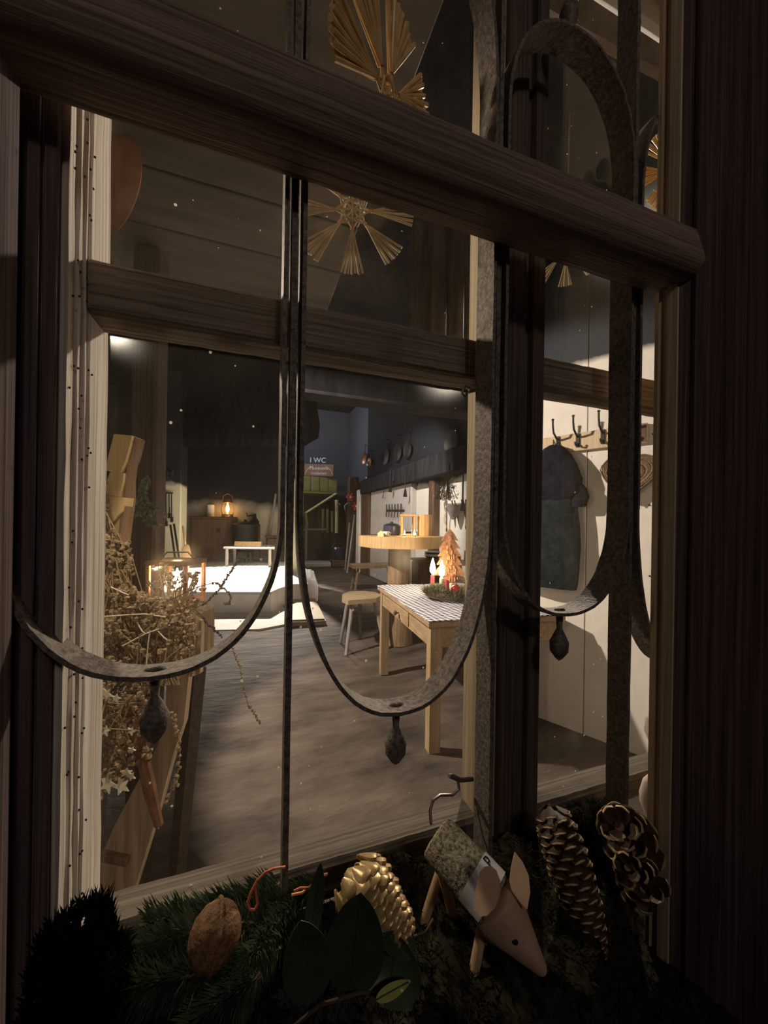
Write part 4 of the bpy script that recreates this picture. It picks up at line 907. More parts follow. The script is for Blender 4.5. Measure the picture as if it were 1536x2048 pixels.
# ---- left, just inside the window: stand, planter, lantern, dried plants, wooden tree
def pxpoly(pts, px0, py0, d):
    o = at(px0, py0, d); return o, [((at(x, y, d)-o).dot(_R0), (at(x, y, d)-o).z) for x, y in pts]
def pxprism(nm, pts, d, th_, mt, par, smooth=False, label=None, dd=0):
    o, pl = pxpoly(pts, 300, 1200, d); return P(nm, M().prism(pl, th_, o+Fw*dd, _R0, (0, 0, 1), smooth), mt, par, world=True, label=label)
SD = 1.12
stq = at(310, 1330, SD); ps = T('plant_stand', 'tall brown wooden plant stand with long splayed legs inside the window', 'stand', V((stq.x, stq.y+.08, 0)))
bx0, bx1 = at(200, 1235, SD), at(404, 1235, SD); bt_, bb_ = at(390, 1222, SD).z, at(390, 1345, SD).z
mid_ = (bx0+bx1)/2; wid = (bx1-bx0).length
P('box', M().cbox((mid_.x, mid_.y+.09, (bt_+bb_)/2), (wid, .18, bt_-bb_), rotz(-YAW)), 'crate_wood', ps, world=True)
for k in range(3): P('board', M().cbox((mid_.x-Fw.x*.0, mid_.y-.004, bb_+(bt_-bb_)*(k+.5)/3), (wid*1.02, .018, (bt_-bb_)/3-.004), rotz(-YAW), .003), 'crate_wood', ps, world=True)
pxprism('side_board', [(392, 1228), (406, 1240), (403, 1345), (388, 1350)], SD-.01, .02, 'plank_wood', ps)
for (x0, x1) in ((310, 285), (392, 352), (205, 190)): P('leg', M().tube([at(x0, 1335, SD+.06), atZ(x1, 1900, 0) if False else V((*(at(x1, 1500, SD+.1).xy), 0))], [.03, .024], 4), 'dark_stem', ps, world=True)
t = T('slanted_plank', 'pale rough plank leaning from the plant stand down behind the sill', 'plank', at(300, 1560, 1.05))
pxprism('plank', [(338, 1345), (382, 1345), (372, 1440), (352, 1500), (326, 1600), (296, 1700), (268, 1790), (170, 1900), (180, 1780), (232, 1650), (280, 1560), (318, 1490), (336, 1440)], 1.0, .022, 'plank_wood', t)
pxprism('batten', [(205, 1700), (260, 1712), (256, 1728), (200, 1716)], .985, .02, 'crate_wood', t)
# wooden tree of sawn tiers
wt_ = T('wooden_tree', 'bright yellow slender wooden tree of sawn overlapping tiers beside the dark post', 'ornament tree', at(240, 1150, 1.10))
TD = 1.10
pxprism('tier', [(240, 872), (275, 875), (268, 905), (262, 925), (252, 948), (222, 943)], TD, .05, 'tree_wood', wt_)
pxprism('tier', [(232, 945), (258, 948), (256, 968), (250, 995), (215, 990)], TD, .045, 'tree_wood', wt_)
pxprism('tier', [(226, 993), (258, 996), (254, 1022), (240, 1040), (222, 1050), (206, 1051)], TD, .045, 'tree_wood', wt_)
pxprism('trunk', [(222, 1045), (250, 1035), (240, 1120), (232, 1210), (196, 1210), (205, 1120)], TD+.01, .04, 'new_wood', wt_)
pxprism('bark', [(276, 876), (281, 878), (272, 915), (266, 930), (262, 960), (262, 1000), (256, 1040), (248, 1100), (244, 1200), (238, 1200), (246, 1090), (250, 1040), (258, 996), (252, 950), (264, 925)], TD+.01, .045, 'log_bark', wt_, label='dark ragged bark edge')
# lantern with a burning candle
lq = at(350, 1215, 1.18); LZ = bt_+.002
ln = T('copper_lantern', 'square copper-framed lantern with a burning candle on the plant stand', 'lantern', V((lq.x, lq.y+.03, LZ))); lw, lh = .125, .135
P('base', M().cbox((0, 0, .008), (lw, lw, .016), rotz(-.35)), 'copper', ln); P('roof', M().cbox((0, 0, lh), (lw*1.05, lw*1.05, .014), rotz(-.35)), 'dark_brown', ln)
for sx in (-1, 1):
    for sy in (-1, 1): P('post', M().cbox(rotz(-.35) @ V((sx*lw*.46, sy*lw*.46, lh/2)), (.011, .011, lh), rotz(-.35)), 'copper', ln)
for sx, sy in ((-1, 0), (0, -1), (1, 0)): P('pane', M().cbox(rotz(-.35) @ V((sx*lw*.44, sy*lw*.44, lh/2)), (.002 if sx else lw*.84, .002 if sy else lw*.84, lh-.03), rotz(-.35), .0005), 'clear_glass', ln)
P('wax', M().lathe([(.02, .017), (.022, .02), (.022, .045), (.018, .048), (.0005, .046)], 14), 'cream_wax', ln); flame(ln, (0, 0, .066), 1.7, 'flame', 1.3)
P('handle', M().tube([(-.05, 0, lh+.005), (-.03, 0, lh+.03), (.03, 0, lh+.03), (.05, 0, lh+.005)], .003, 6), 'dark_iron', ln)
# fir spray on the post
def needles_on(m, pts, n, L, w, spread=1.0, droop=0):
    pts = [V(p) for p in pts]
    for _ in range(n):
        u = random.random()*(len(pts)-1.001); i = int(u); p = pts[i].lerp(pts[i+1], u-i); t = (pts[i+1]-pts[i]).normalized()
        s = t.orthogonal().normalized(); s = Matrix.Rotation(random.uniform(0, 2*PI), 3, t) @ s
        d = (t*random.uniform(.35, .9)+s*spread+V((0, 0, -droop))).normalized()*L*random.uniform(.7, 1.15); k = d.cross(t).normalized()*w
        e = d.cross(k).normalized()*w
        m.add([p-k, p+k, p+d*.6+e*1.6, p+d+V((0, 0, -.08*L))], [[0, 1, 2], [1, 3, 2], [0, 2, 3]], False)
    return m
fs_ = T('fir_sprig', 'pale green fir sprig hanging beside the dark post above the dried plants', 'fir sprig', at(290, 980, 1.47))
for pts in (((282, 975), (292, 1010), (300, 1050)), ((288, 1000), (300, 1015), (310, 1020)), ((286, 1030), (300, 1040), (312, 1048)), ((284, 985), (278, 1010), (276, 1030)), ((296, 950), (290, 965), (284, 980))):
    w = [at(x, y, 1.47) for x, y in pts]; P('twig', M().tube(w, .003, 5), 'twig', fs_, world=True)
    P('needles', needles_on(M(), w, 130, .026, .0012, 1.0, .3), 'fresh_needle', fs_, world=True, stuff=True)
# dried herb bunches: stalks with knobbly seed heads
def dried(name, label, region, d0, d1, n, mt, hs, stems=26, base_=(300, 1330)):
    t = T(name, label, 'dried plant', at(*base_, d0)); m = M(); ms = M()
    for k in range(n):
        px, py = region(); d = random.uniform(d0, d1); p = at(px, py, d)
        for j in range(random.randint(2, 4)): m.ell(p+V([random.gauss(0, .006) for _ in range(3)]), (hs*random.uniform(.5, 1.1),)*3, 5, 3, nz=.35)
        if k % max(1, n//stems) == 0:
            b = at(base_[0]+random.uniform(-60, 60), base_[1]+40, d); ms.tube([b, b.lerp(p, .55)+V((random.gauss(0, .02), 0, random.gauss(0, .02))), p], .0014, 5)
    P('seed_heads', m, mt, t, world=True, stuff=True); P('stems', ms, 'dried_stem', t, world=True, stuff=True); return t
def band(x0, x1, fy0, fy1): return lambda: (lambda x: (x, random.uniform(fy0(x), fy1(x))))(random.uniform(x0, x1))
dried('dried_bunch', 'dense bunch of brown dried flower heads crowding the plant stand in front of the lantern', band(190, 385, lambda x: 1175+abs(x-260)*.45, lambda x: 1335), .86, 1.04, 330, 'dried_head', .0084, 50)
dried('dried_bunch', 'sparse dried stalks standing right in front of the copper lantern', band(285, 398, lambda x: 1120+abs(x-330)*.4, lambda x: 1250), .93, 1.03, 70, 'dried_head', .0055, 40, (330, 1300))
dried('dried_bunch', 'ragged dried bunch with taller knobbly heads at the foot of the wooden tree', band(192, 262, lambda x: 1050+(x-192)*.6, lambda x: 1200), .98, 1.06, 130, 'dried_head', .0080, 40, (235, 1230))
dried('dried_bunch', 'dark dried bunch hanging below the plant stand beside the window stile', band(185, 300, lambda x: 1350, lambda x: 1620-(x-185)*1.0), .84, .98, 260, 'dried_head', .0072, 40, (230, 1360))
dried('dried_bunch', 'thin grey dried spike rising left of the wooden tree', band(196, 212, lambda x: 965, lambda x: 1080), 1.0, 1.04, 50, 'twig', .006, 12, (205, 1180))
st_ = T('dried_straws', 'loose pale dry straws lying across the dried flower heads', 'straw', at(290, 1240, .86)); m = M()
for pts in (((198, 1234), (250, 1230), (290, 1228), (332, 1234)), ((245, 1292), (290, 1268), (340, 1250)), ((273, 1243), (284, 1262), (292, 1268)), ((222, 1174), (245, 1185), (258, 1190)), ((293, 1330), (296, 1290), (300, 1262)), ((316, 1262), (328, 1275), (335, 1280))):
    P('straw', M().tube([at(x, y, .86) for x, y in pts], .0017, 5), 'pale_straw', st_, world=True)
def seed_stem(label, pts, d, r, mt, every=1, hs=.004, skip=0):
    w = [at(x, y, d) for x, y in pts]; t = T('dried_seed_stem', label, 'dried stem', w[0], 'dried seed stems by the window'); P('stem', M().tube(w, r, 5), mt, t, world=True); m = M()
    n = int(sum((w[i+1]-w[i]).length for i in range(len(w)-1))/(hs*2.2))
    for k in range(n):
        u = (k+.5)/n; u = skip+u*(1-skip); f = u*(len(w)-1.001); i = int(f); p = w[i].lerp(w[i+1], f-i)
        for j in range(2): m.ell(p+V([random.gauss(0, hs*.35) for _ in range(3)]), (hs*random.uniform(.5, .95),)*3, 5, 4, nz=.3)
    P('seeds', m, mt, t, world=True, stuff=True)
seed_stem('long dark beaded seed stem arching up across the white hearth', ((330, 1260), (375, 1225), (412, 1205), (440, 1178), (458, 1148), (476, 1120)), .9, .0010, 'dark_stem', hs=.0034, skip=.35)
seed_stem('dark seed stem curling like a hook in front of the white hearth', ((340, 1200), (395, 1174), (430, 1165), (452, 1180), (462, 1195), (458, 1208), (448, 1207)), .9, .0009, 'dark_stem', hs=.0030, skip=.3)
seed_stem('short dark seed stem drooping beside the plant stand corner', ((385, 1215), (402, 1230), (412, 1245), (428, 1258), (445, 1275)), .9, .0010, 'dark_stem', hs=.0038, skip=.3)
seed_stem('long thin seed stem hanging down in front of the clay floor', ((462, 1290), (470, 1310), (480, 1335), (486, 1370), (496, 1410), (512, 1432), (520, 1448)), .88, .0010, 'dried_head', hs=.0034)
seed_stem('thick knobbly dried stem hanging from the plant stand beside the slanted plank', ((340, 1425), (350, 1445), (357, 1475), (360, 1510), (355, 1550), (345, 1575), (332, 1610)), .86, .0016, 'dried_head', hs=.0056)
seed_stem('brown seed stem reaching right over the lantern glow', ((345, 1255), (362, 1228), (385, 1180), (395, 1160)), .9, .0009, 'dried_head', hs=.0030, skip=.4)
# pale star garland, reddish dried cob
sgld = T('star_garland', 'garland of small pale wooden stars hanging under the dried plants', 'garland', at(225, 1530, .84))
for k, (px, py, r, rot) in enumerate(((215, 1568, .021, .3), (243, 1572, .020, .9), (252, 1545, .013, .2), (262, 1552, .012, .7), (211, 1462, .012, .1), (213, 1388, .016, .6), (262, 1462, .010, .4), (232, 1397, .012, .2), (263, 1500, .009, .5))):
    o = at(px, py, .84); pl = [((r if i % 2 == 0 else r*.45)*math.sin(i*PI/5+rot), (r if i % 2 == 0 else r*.45)*math.cos(i*PI/5+rot)) for i in range(10)]
    P('star', M().prism(pl, .003, o, (_R0+Fw*random.uniform(-.4, .4)).normalized(), V((0, random.uniform(-.3, .3), 1)).normalized()), 'pale_straw', sgld, world=True)
P('cord', M().tube([at(x, y, .843) for x, y in ((232, 1340), (215, 1388), (211, 1462), (235, 1510), (262, 1500), (252, 1545), (215, 1568))], .0009, 5), 'twig', sgld, world=True)
rc = T('dried_cob', 'reddish brown dried plume hanging before the slanted plank', 'dried plant', at(290, 1440, .87))
P('stalk', M().tube([at(x, y, .87) for x, y in ((272, 1440), (282, 1500), (300, 1580), (318, 1650))], [.008, .014, .014, .010], 8), 'dried_red', rc, world=True); m = M()
for k in range(60): px = random.uniform(255, 300); m.ell(at(px, random.uniform(1425, 1530), random.uniform(.855, .885)), (.006, .006, .010), 5, 4, nz=.3)
P('plume', m, 'dried_red', rc, world=True, stuff=True)
# brown hanging bowl seen beside the upper stile
bq = at(204, 358, .95); hb_ = T('hanging_bowl', 'round reddish brown glazed dish hanging beside the left window stile', 'dish', bq); Rb = Matrix.Rotation(-YAW-.45, 3, 'Z') @ Matrix.Rotation(PI/2, 3, 'X')
P('dish', M().lathe([(.0005, .030), (.05, .026), (.085, .016), (.112, -.002), (.126, -.022), (.122, -.026), (.10, -.012), (.05, .016), (.0005, .020)], 40, R=Rb), 'brown_glaze', hb_)
P('ring', M().lathe([(.066, .0245), (.070, .0285), (.074, .0225)], 40, R=Rb), 'brown_glaze', hb_)
P('cord', M().tube([V((0, .01, .11)), V((0, .01, 2.40-bq.z))], .002, 5), 'twig', hb_)
# spotlight housing whose bulb glows at the left stile
sh = T('spotlight', 'bright hall spotlight hanging behind the left window stile', 'lamp', LAMP_A+V((0, .0, .16)))
P('housing', M().lathe([(.07, -.02), (.09, .0), (.09, .16), (.03, .2)], 16, (0, 0, 0)), 'dark_iron', sh); P('bulb', M().ell((0, 0, -.03), (.055, .055, .045), 14, 10), 'bulb', sh); P('cord', M().tube([(0, 0, .2), (0, 0, 5.25-LAMP_A.z-.16)], .01, 6), 'dark_iron', sh)

# ================================================================== decoration on the outer sill
SILL = .91
def mound(name, region, hfun, mt, label, cat, n=2600, L=.010, seed=3):
    """cushion of moss: a lumpy body with short blades on it"""
    random.seed(seed); x0, x1, y0, y1 = region; nx, ny = 60, 22; m = M()
    def g(x, y):
        e = max(0, min(1, (1.40*(y+.3)-x)/.045)); e = e*e*(3-2*e); k = 1 if y > -.118 else max(0, (y+.135)/.017)
        return .822+(SILL-.822+max(.001, hfun(x, y)))*e*k+.004*(1-e)
    for j in range(ny+1):
        for i in range(nx+1):
            x = x0+(x1-x0)*i/nx; y = y0+(y1-y0)*j/ny; m.v.append(V((x, y, g(x, y)+random.uniform(-.0018, .0018) if 0 < j < ny and 0 < i < nx else .8205)))
    m.f = [[j*(nx+1)+i, j*(nx+1)+i+1, (j+1)*(nx+1)+i+1, (j+1)*(nx+1)+i] for j in range(ny) for i in range(nx)]; m.sm = [True]*len(m.f)
    for _ in range(n):
        x, y = random.uniform(x0+.006, x1-.006), random.uniform(y0+.006, y1-.006); p = V((x, y, g(x, y)-.001))
        for k in range(3):
            d = V((random.gauss(0, 1), random.gauss(0, 1)-.3, random.uniform(.5, 1.6))).normalized()*L*random.uniform(.5, 1.2); w = d.orthogonal().normalized()*L*.11
            m.add([p-w, p+w, p+d], [[0, 1, 2]], False)
    return TM(name, m, mt, label, cat, kind='stuff')
def lump(x, y, s, k): return k*(.5+.5*math.sin(x*s+1.3*math.sin(y*70)))*(.6+.4*math.sin(y*90+x*40))
def hmoss(x, y):
    h = .020+lump(x, y, 95, .014)
    h += .022*math.exp(-((x-.255)/.03)**2-((y+.0)/.02)**2)+.018*math.exp(-((x-.12)/.05)**2-((y-.018)/.015)**2)+.020*math.exp(-((x-.37)/.04)**2-((y-.018)/.02)**2)
    h += .016*math.exp(-((y-.022)/.016)**2)
    if y < -.085: h *= max(0, 1-(-.085-y)/.05)
    return h
mound('moss', (.075, .52, -.135, .030), hmoss, 'moss', 'dark green moss spread over the outer sill under the wooden animal and cones', 'moss', 3600, .0085)
def hleft(x, y):
    f = max(0, min(1, (.085-x)/.05)); return (.030+.022*f*(1-abs(y+.05)/.12)+lump(x, y, 80, .010)+.010*math.exp(-((y-.02)/.015)**2))
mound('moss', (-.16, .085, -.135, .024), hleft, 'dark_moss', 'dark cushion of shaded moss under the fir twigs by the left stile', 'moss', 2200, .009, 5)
random.seed(21)
# black evergreen clump in the near corner
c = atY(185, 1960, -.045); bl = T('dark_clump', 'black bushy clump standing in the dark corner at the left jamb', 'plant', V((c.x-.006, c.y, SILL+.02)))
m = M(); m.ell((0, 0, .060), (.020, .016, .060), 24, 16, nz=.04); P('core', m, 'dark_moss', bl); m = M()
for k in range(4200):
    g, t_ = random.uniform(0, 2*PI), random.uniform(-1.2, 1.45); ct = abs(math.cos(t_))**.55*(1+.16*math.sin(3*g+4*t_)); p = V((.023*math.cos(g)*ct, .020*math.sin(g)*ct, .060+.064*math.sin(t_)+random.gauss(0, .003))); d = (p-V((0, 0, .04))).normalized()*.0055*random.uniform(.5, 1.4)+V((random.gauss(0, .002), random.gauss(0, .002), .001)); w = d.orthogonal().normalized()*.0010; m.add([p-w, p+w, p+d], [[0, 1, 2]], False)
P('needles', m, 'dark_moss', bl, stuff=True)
# fir twigs
def fir(label, pts, n, L=.022, mt='needle'):
    w = [atY(x, y, yy) for x, y, yy in pts]; t = T('fir_twig', label, 'fir twig', w[0])
    P('twig', M().tube(w, [.0022-.0012*i/(len(w)-1) for i in range(len(w))], 6), 'twig', t, world=True)
    P('needles', needles_on(M(), w, n*3, L*.85, .00042, .9, .25), mt, t, world=True, stuff=True)
fir('fir twig at the foot of the casement rail, behind the walnut', ((560, 1770, .012), (480, 1800, .006), (400, 1826, .0), (300, 1845, -.006)), 330)
fir('fir twig lying just above the walnut toward the dark corner', ((540, 1850, -.018), (450, 1850, -.026), (370, 1868, -.030), (290, 1905, -.036)), 330)
fir('fir twig passing under the walnut', ((560, 1900, -.036), (470, 1935, -.044), (380, 1950, -.048), (280, 1970, -.050)), 330)
fir('lowest fir twig of the spray, near the bottom of the sill', ((520, 1950, -.052), (450, 2000, -.058), (390, 2050, -.062), (330, 2110, -.064)), 360, .020)
fir('fir twig between the walnut and the broad leaves', ((590, 1800, -.006), (540, 1860, -.026), (505, 1910, -.042), (470, 1985, -.054)), 300, .020)
fir('short fir twig beside the iron bar foot under the red thread', ((640, 1770, .004), (580, 1800, -.004), (520, 1815, -.010)), 220, .020)
# walnut
wn_ = atY(430, 1870, -.046); wa = T('walnut', 'rough brown walnut lying on the fir twigs', 'walnut', wn_); R = align((Rt*.28+Up*.95-Fw*.1).normalized())
m = M(); m.ell((0, 0, 0), (.0152, .0150, .0185), 28, 20, R, nz=.022); P('shell', m, 'walnut', wa)
m = M(); ring = []
for k in range(30): g = 2*PI*k/30; ring.append(R @ Matrix.Rotation(.75, 3, 'Z') @ V((.0156*math.cos(g), 0, .0190*math.sin(g))))
P('seam', M().tube(ring, .0013, 6, closed=True), 'walnut', wa)
# cones
def scale_mesh(name, w, l, th_, mts, bend=.35, tipw=.5):
    """one cone scale, root at the origin, pointing along +Z, outer face +X"""
    rows = [(0, .25, .5), (.35, .75, .7), (.7, 1.0, .9), (.92, .80, 1.25), (1.0, tipw*.6, .9)]; m = M()
    for z, ww, t in rows:
        x = bend*l*(z**2)
        for yy, cxx in ((-.5, -.10), (-.25, .0), (0, .05), (.25, .0), (.5, -.10)): m.v.append(V((x+cxx*l*ww+th_*t/2, yy*w*ww, z*l)))
        for yy, cxx in ((.5, -.10), (.25, .0), (0, .05), (-.25, .0), (-.5, -.10)): m.v.append(V((x+cxx*l*ww-th_*t/2, yy*w*ww, z*l)))
    fm = {}; 
    for r in range(4):
        for k in range(10):
            if r >= 3 and len(mts) > 1: fm[len(m.f)] = 1
            m.f.append([r*10+k, r*10+(k+1) % 10, r*10+10+(k+1) % 10, r*10+10+k])
    m.f.append(list(range(10))); m.f.append([40+k for k in range(10)]); fm[len(m.f)-1] = 1 if len(mts) > 1 else 0
    m.sm = [True]*len(m.f); return m.mesh(name, mts, fm)
def cone(name, label, a, b, prof, n, sm, core, opened, up=None, root_in=.45, jit=.05):
    """scales in a spiral from a to b; prof(u) = radius; opened(u) = angle of the scale from the axis"""
    ax = (b-a); Lx = ax.length; ax.normalize(); t = T(name, label, 'pine cone', a); s = ax.orthogonal().normalized()
    P('core', M().lathe([(max(.0005, prof(u/8)*root_in*1.05*min(1, .15+u*.45)), u/8*Lx) for u in range(9)], 12, R=align(ax)), core, t)
    for k in range(n):
        u = (k+.5)/n; g = k*2.39996+random.uniform(-jit, jit); o = Matrix.Rotation(g, 3, ax) @ s; an = opened(u)+random.uniform(-jit, jit)
        z = (ax*math.cos(an)+o*math.sin(an)).normalized(); x = (o*math.cos(an)-ax*math.sin(an)).normalized(); y = z.cross(x)
        c = link('scale', sm, t); f = (prof(u)/prof(.45))**.7; f = max(.45, min(1.15, f))
        mw = Matrix((x, y, z)).transposed().to_4x4() @ Matrix.Diagonal((f, f, f, 1)); mw.translation = ax*(u*Lx)+o*(prof(u)*root_in); c.matrix_local = mw
    return t
sm1 = scale_mesh('spruce_scale', .0150, .0150, .0011, ['cone_scale', 'cone_tip'], .10)
a, b = atY(1098, 1608, -.012), atY(1196, 1905, -.062)
cone('spruce_cone', 'long slender brown spruce cone with pale scale tips lying on the moss', a, b, lambda u: .0195*math.sin(PI*(.16+.80*u))**.6*(1-.25*u), 132, sm1, 'dark_brown', lambda u: .95-.35*u)
sm2 = scale_mesh('pine_scale', .0170, .0225, .0026, ['cone_scale', 'cone_tip'], -.10)
a, b = atY(1262, 1690, -.012), atY(1238, 1652, -.050)
cone('pine_cone', 'open dark brown pine cone with broad scales behind the spruce cone', a, b, lambda u: .020*(1-.45*u), 27, sm2, 'dark_brown', lambda u: 1.75-1.1*u, root_in=.35, jit=.15)
sm4 = scale_mesh('small_scale', .013, .018, .0024, ['cone_scale', 'cone_tip'], -.10)
a, b = atY(1290, 1775, -.040), atY(1255, 1735, -.060)
cone('pine_cone', 'small pale-tipped pine cone half hidden under the open pine cone', a, b, lambda u: .012*(1-.4*u), 22, sm4, 'dark_brown', lambda u: 1.6-1.0*u, root_in=.35, jit=.12)
sm3 = scale_mesh('golden_scale', .0118, .0135, .0020, ['gold_scale'], -.10, .9)
a, b = atY(692, 1742, -.022), atY(806, 1868, -.056)
cone('golden_cone', 'gilded closed cone lying behind the broad dark green leaves', a, b, lambda u: .0200*(1-u)**.45*min(1, .75+u*1.6)+.0035, 120, sm3, 'gold_scale', lambda u: .62-.25*u, root_in=.72, jit=.10)
# broad leaves
lf = T('leafy_twig', 'twig with broad dark green leathery leaves lying before the golden cone', 'leafy twig', atY(640, 2010, -.06))
def leaf(base, tip, y0, y1, wpx, curl=.18, fold=.15, nrm=None, label=None, mt='leaf'):
    a, b = atY(*base, y0), atY(*tip, y1); L = (b-a).length; z = (b-a).normalized(); view = (CAM-(a+b)/2).normalized(); x = (nrm or view); x = (x-z*x.dot(z)).normalized(); y = z.cross(x)
    w = wpx/FPX*((a+b)/2-CAM).dot(Fw); m = M(); nu, nv = 8, 14
    for s in (0, 1):
        for j in range(nv+1):
            v = j/nv; ww = w/2*math.sin(PI*min(1, max(0, v**.8)))**.62 if 0 < v < 1 else .0004
            for i in range(nu+1):
                u = (i/nu-.5)*2; m.v.append(a+z*(v*L)+y*(u*ww)+x*(abs(u)*ww*fold+curl*L*(v-.5)**2*1.6-s*.0005-curl*L*.2))
    q = (nu+1)*(nv+1); f = []
    for j in range(nv):
        for i in range(nu): k = j*(nu+1)+i; f += [[k, k+1, k+nu+2, k+nu+1], [q+k, q+k+nu+1, q+k+nu+2, q+k+1]]
    for j in range(nv):
        for k in (j*(nu+1), j*(nu+1)+nu): f.append([k, k+nu+1, q+k+nu+1, q+k])
    m.f = f; m.sm = [True]*len(f); o = P('leaf', m, mt, lf, world=True, label=label)
    mid = [a+z*(L*t)+x*(curl*L*(t-.5)**2*1.6-curl*L*.2+.0004) for t in (0, .2, .4, .6, .8, .97)]; oo = V(o.parent.location); P('midrib', M().tube([p-oo for p in mid], .0004, 5), 'leaf', o)
leaf((700, 1985), (722, 1782), -.060, -.062, 118, .12, .16, label='large upright oval leaf')
leaf((625, 2000), (600, 1838), -.062, -.060, 96, .12, .2)
leaf((770, 2010), (800, 1868), -.072, -.062, 118, .45, .1, label='curled leaf turned over at its edge')
leaf((620, 1880), (642, 1725), -.050, -.040, 34, .1, .25, label='narrow upright leaf')
leaf((830, 1900), (758, 1878), -.066, -.066, 40, .3, .3)
leaf((752, 2000), (820, 1962), -.078, -.080, 22, .25, .3, label='yellowed curled leaf edge', mt='leaf_edge')
P('twig', M().tube([atY(x, y, yy) for x, y, yy in ((560, 2075, -.066), (640, 2010, -.066), (720, 1985, -.066), (790, 1990, -.07))], .0012, 6), 'dark_stem', lf, world=True)
P('stem', M().tube([atY(x, y, yy) for x, y, yy in ((780, 1878, -.062), (830, 1872, -.06), (852, 1862, -.058), (866, 1838, -.055))], [.0010, .0008, .0007, .0010], 6), 'twig', lf, world=True)
# threads
t = T('red_thread', 'loop of reddish thread hanging over the fir twigs', 'thread', atY(505, 1790, -.028))
P('loop', M().tube([atY(x, y, -.028) for x, y in ((549, 1737), (530, 1745), (514, 1762), (502, 1785), (495, 1806), (499, 1819), (510, 1819), (515, 1808), (512, 1786), (510, 1770), (516, 1758))], .0009, 6), 'red_thread', t, world=True)
P('tail', M().tube([atY(549, 1737, -.028), atY(570, 1734, -.026)], .0008, 6), 'orange_thread', t, world=True)
t = T('orange_thread', 'short orange thread lying left of the golden cone', 'thread', atY(610, 1780, -.03))
P('strand', M().tube([atY(x, y, -.03) for x, y in ((583, 1790), (605, 1785), (622, 1772), (640, 1752), (655, 1748))], .0009, 6), 'orange_thread', t, world=True)
P('end', M().tube([atY(x, y, -.03) for x, y in ((618, 1776), (600, 1776), (588, 1782))], .0008, 6), 'red_thread', t, world=True)
# ---- wooden animal made of a birch log
pa, pb = atY(872, 1672, -.012), atY(992, 1806, -.058); AX = (pb-pa).normalized(); PLn = (pb-pa).length
pg_ = T('wooden_pig', 'small pig made of a birch log with wooden ears, peg legs and paper band', 'wooden pig', V((pa.x, pa.y, SILL)))
m = M(); prof = [(.0005, 0), (.0155, .0), (.0176, .0015), (.0182, .006)]+[(.0182+.0014*k/8, .006+(PLn-.012)*k/8) for k in range(1, 9)]+[(.0185, PLn-.002), (.0005, PLn)]
m.lathe(prof, 30, pa, align(AX)); P('body', m, 'birch_bark', pg_, world=True)
side = AX.cross(V((0, 0, 1))).normalized(); upv = side.cross(AX).normalized()
sn = atY(1088, 1945, -.083); hd = pb-AX*.004+upv*(-.001); HX = (sn-hd).normalized(); HL = (sn-hd).length
hs_ = HX.cross(V((0, 0, 1))).normalized(); hu = hs_.cross(HX).normalized(); Rh = Matrix((hs_, hu, HX)).transposed()
m = M(); rows = [(0, .0140, .0165), (.04, .0168, .0190), (.16, .0175, .0200), (.35, .0150, .0170), (.6, .0105, .0118), (.85, .0062, .0066), (.97, .0042, .0042), (1.0, .0030, .0030)]; n = 18
for u, a1, b1 in rows:
    for k in range(n): g = 2*PI*k/n; m.v.append(hd+Rh @ V((a1*math.copysign(abs(math.cos(g))**.75, math.cos(g)), b1*math.copysign(abs(math.sin(g))**.75, math.sin(g)), u*HL)))
m.f = [[r*n+k, r*n+(k+1) % n, r*n+n+(k+1) % n, r*n+n+k] for r in range(len(rows)-1) for k in range(n)]+[list(range(n)), [(len(rows)-1)*n+k for k in range(n)]]; m.sm = [True]*len(m.f)
P('head', m, 'pig_wood', pg_, world=True)
for s in (-1, 1):
    e = hd+HX*HL*.40+hs_*s*.0128+hu*.0058; P('eye', M().ell(e, (.0016, .0027, .0027), 10, 8, Matrix((hs_, hu, HX)).transposed()), 'ink', pg_, world=True)
def ear(pts, y, nrm, th_, label):
    w = [atY(x, yy, y) for x, yy in pts]; c = sum(w, V())/len(w); nr = nrm.normalized(); u = (w[0]-c); u = (u-nr*u.dot(nr)).normalized(); v_ = nr.cross(u); poly = [((p-c).dot(u), (p-c).dot(v_)) for p in w]
    P('ear', M().prism(poly, th_, c, u, v_), 'pig_wood', pg_, world=True, label=label)
vw = (CAM-atY(980, 1790, -.08)).normalized()
ear([(945, 1768), (948, 1742), (960, 1731), (975, 1730), (990, 1740), (1003, 1762), (1009, 1790), (1003, 1815), (985, 1830), (966, 1832), (952, 1812), (946, 1790)], -.0805, vw+_R0*-.25, .0028, 'rounded ear on the near side of the head')
ear([(1036, 1700), (1048, 1722), (1056, 1752), (1055, 1785), (1046, 1818), (1036, 1806), (1023, 1782), (1021, 1760), (1027, 1730)], -.066, vw+_R0*.1, .003, 'pointed ear standing up on the far side')
def leg(f, sd, foot_px, y1): P('leg', M().tube([pa+AX*(PLn*f)+side*sd, V((*(atY(*foot_px, y1).xy), SILL+.0005))], .0042, 10), 'pig_leg', pg_, world=True)
leg(.84, -.010, (938, 1985), -.050); leg(.16, -.012, (832, 1835), -.004); leg(.84, .012, (1030, 1930), -.045); leg(.16, .012, (915, 1810), -.004)
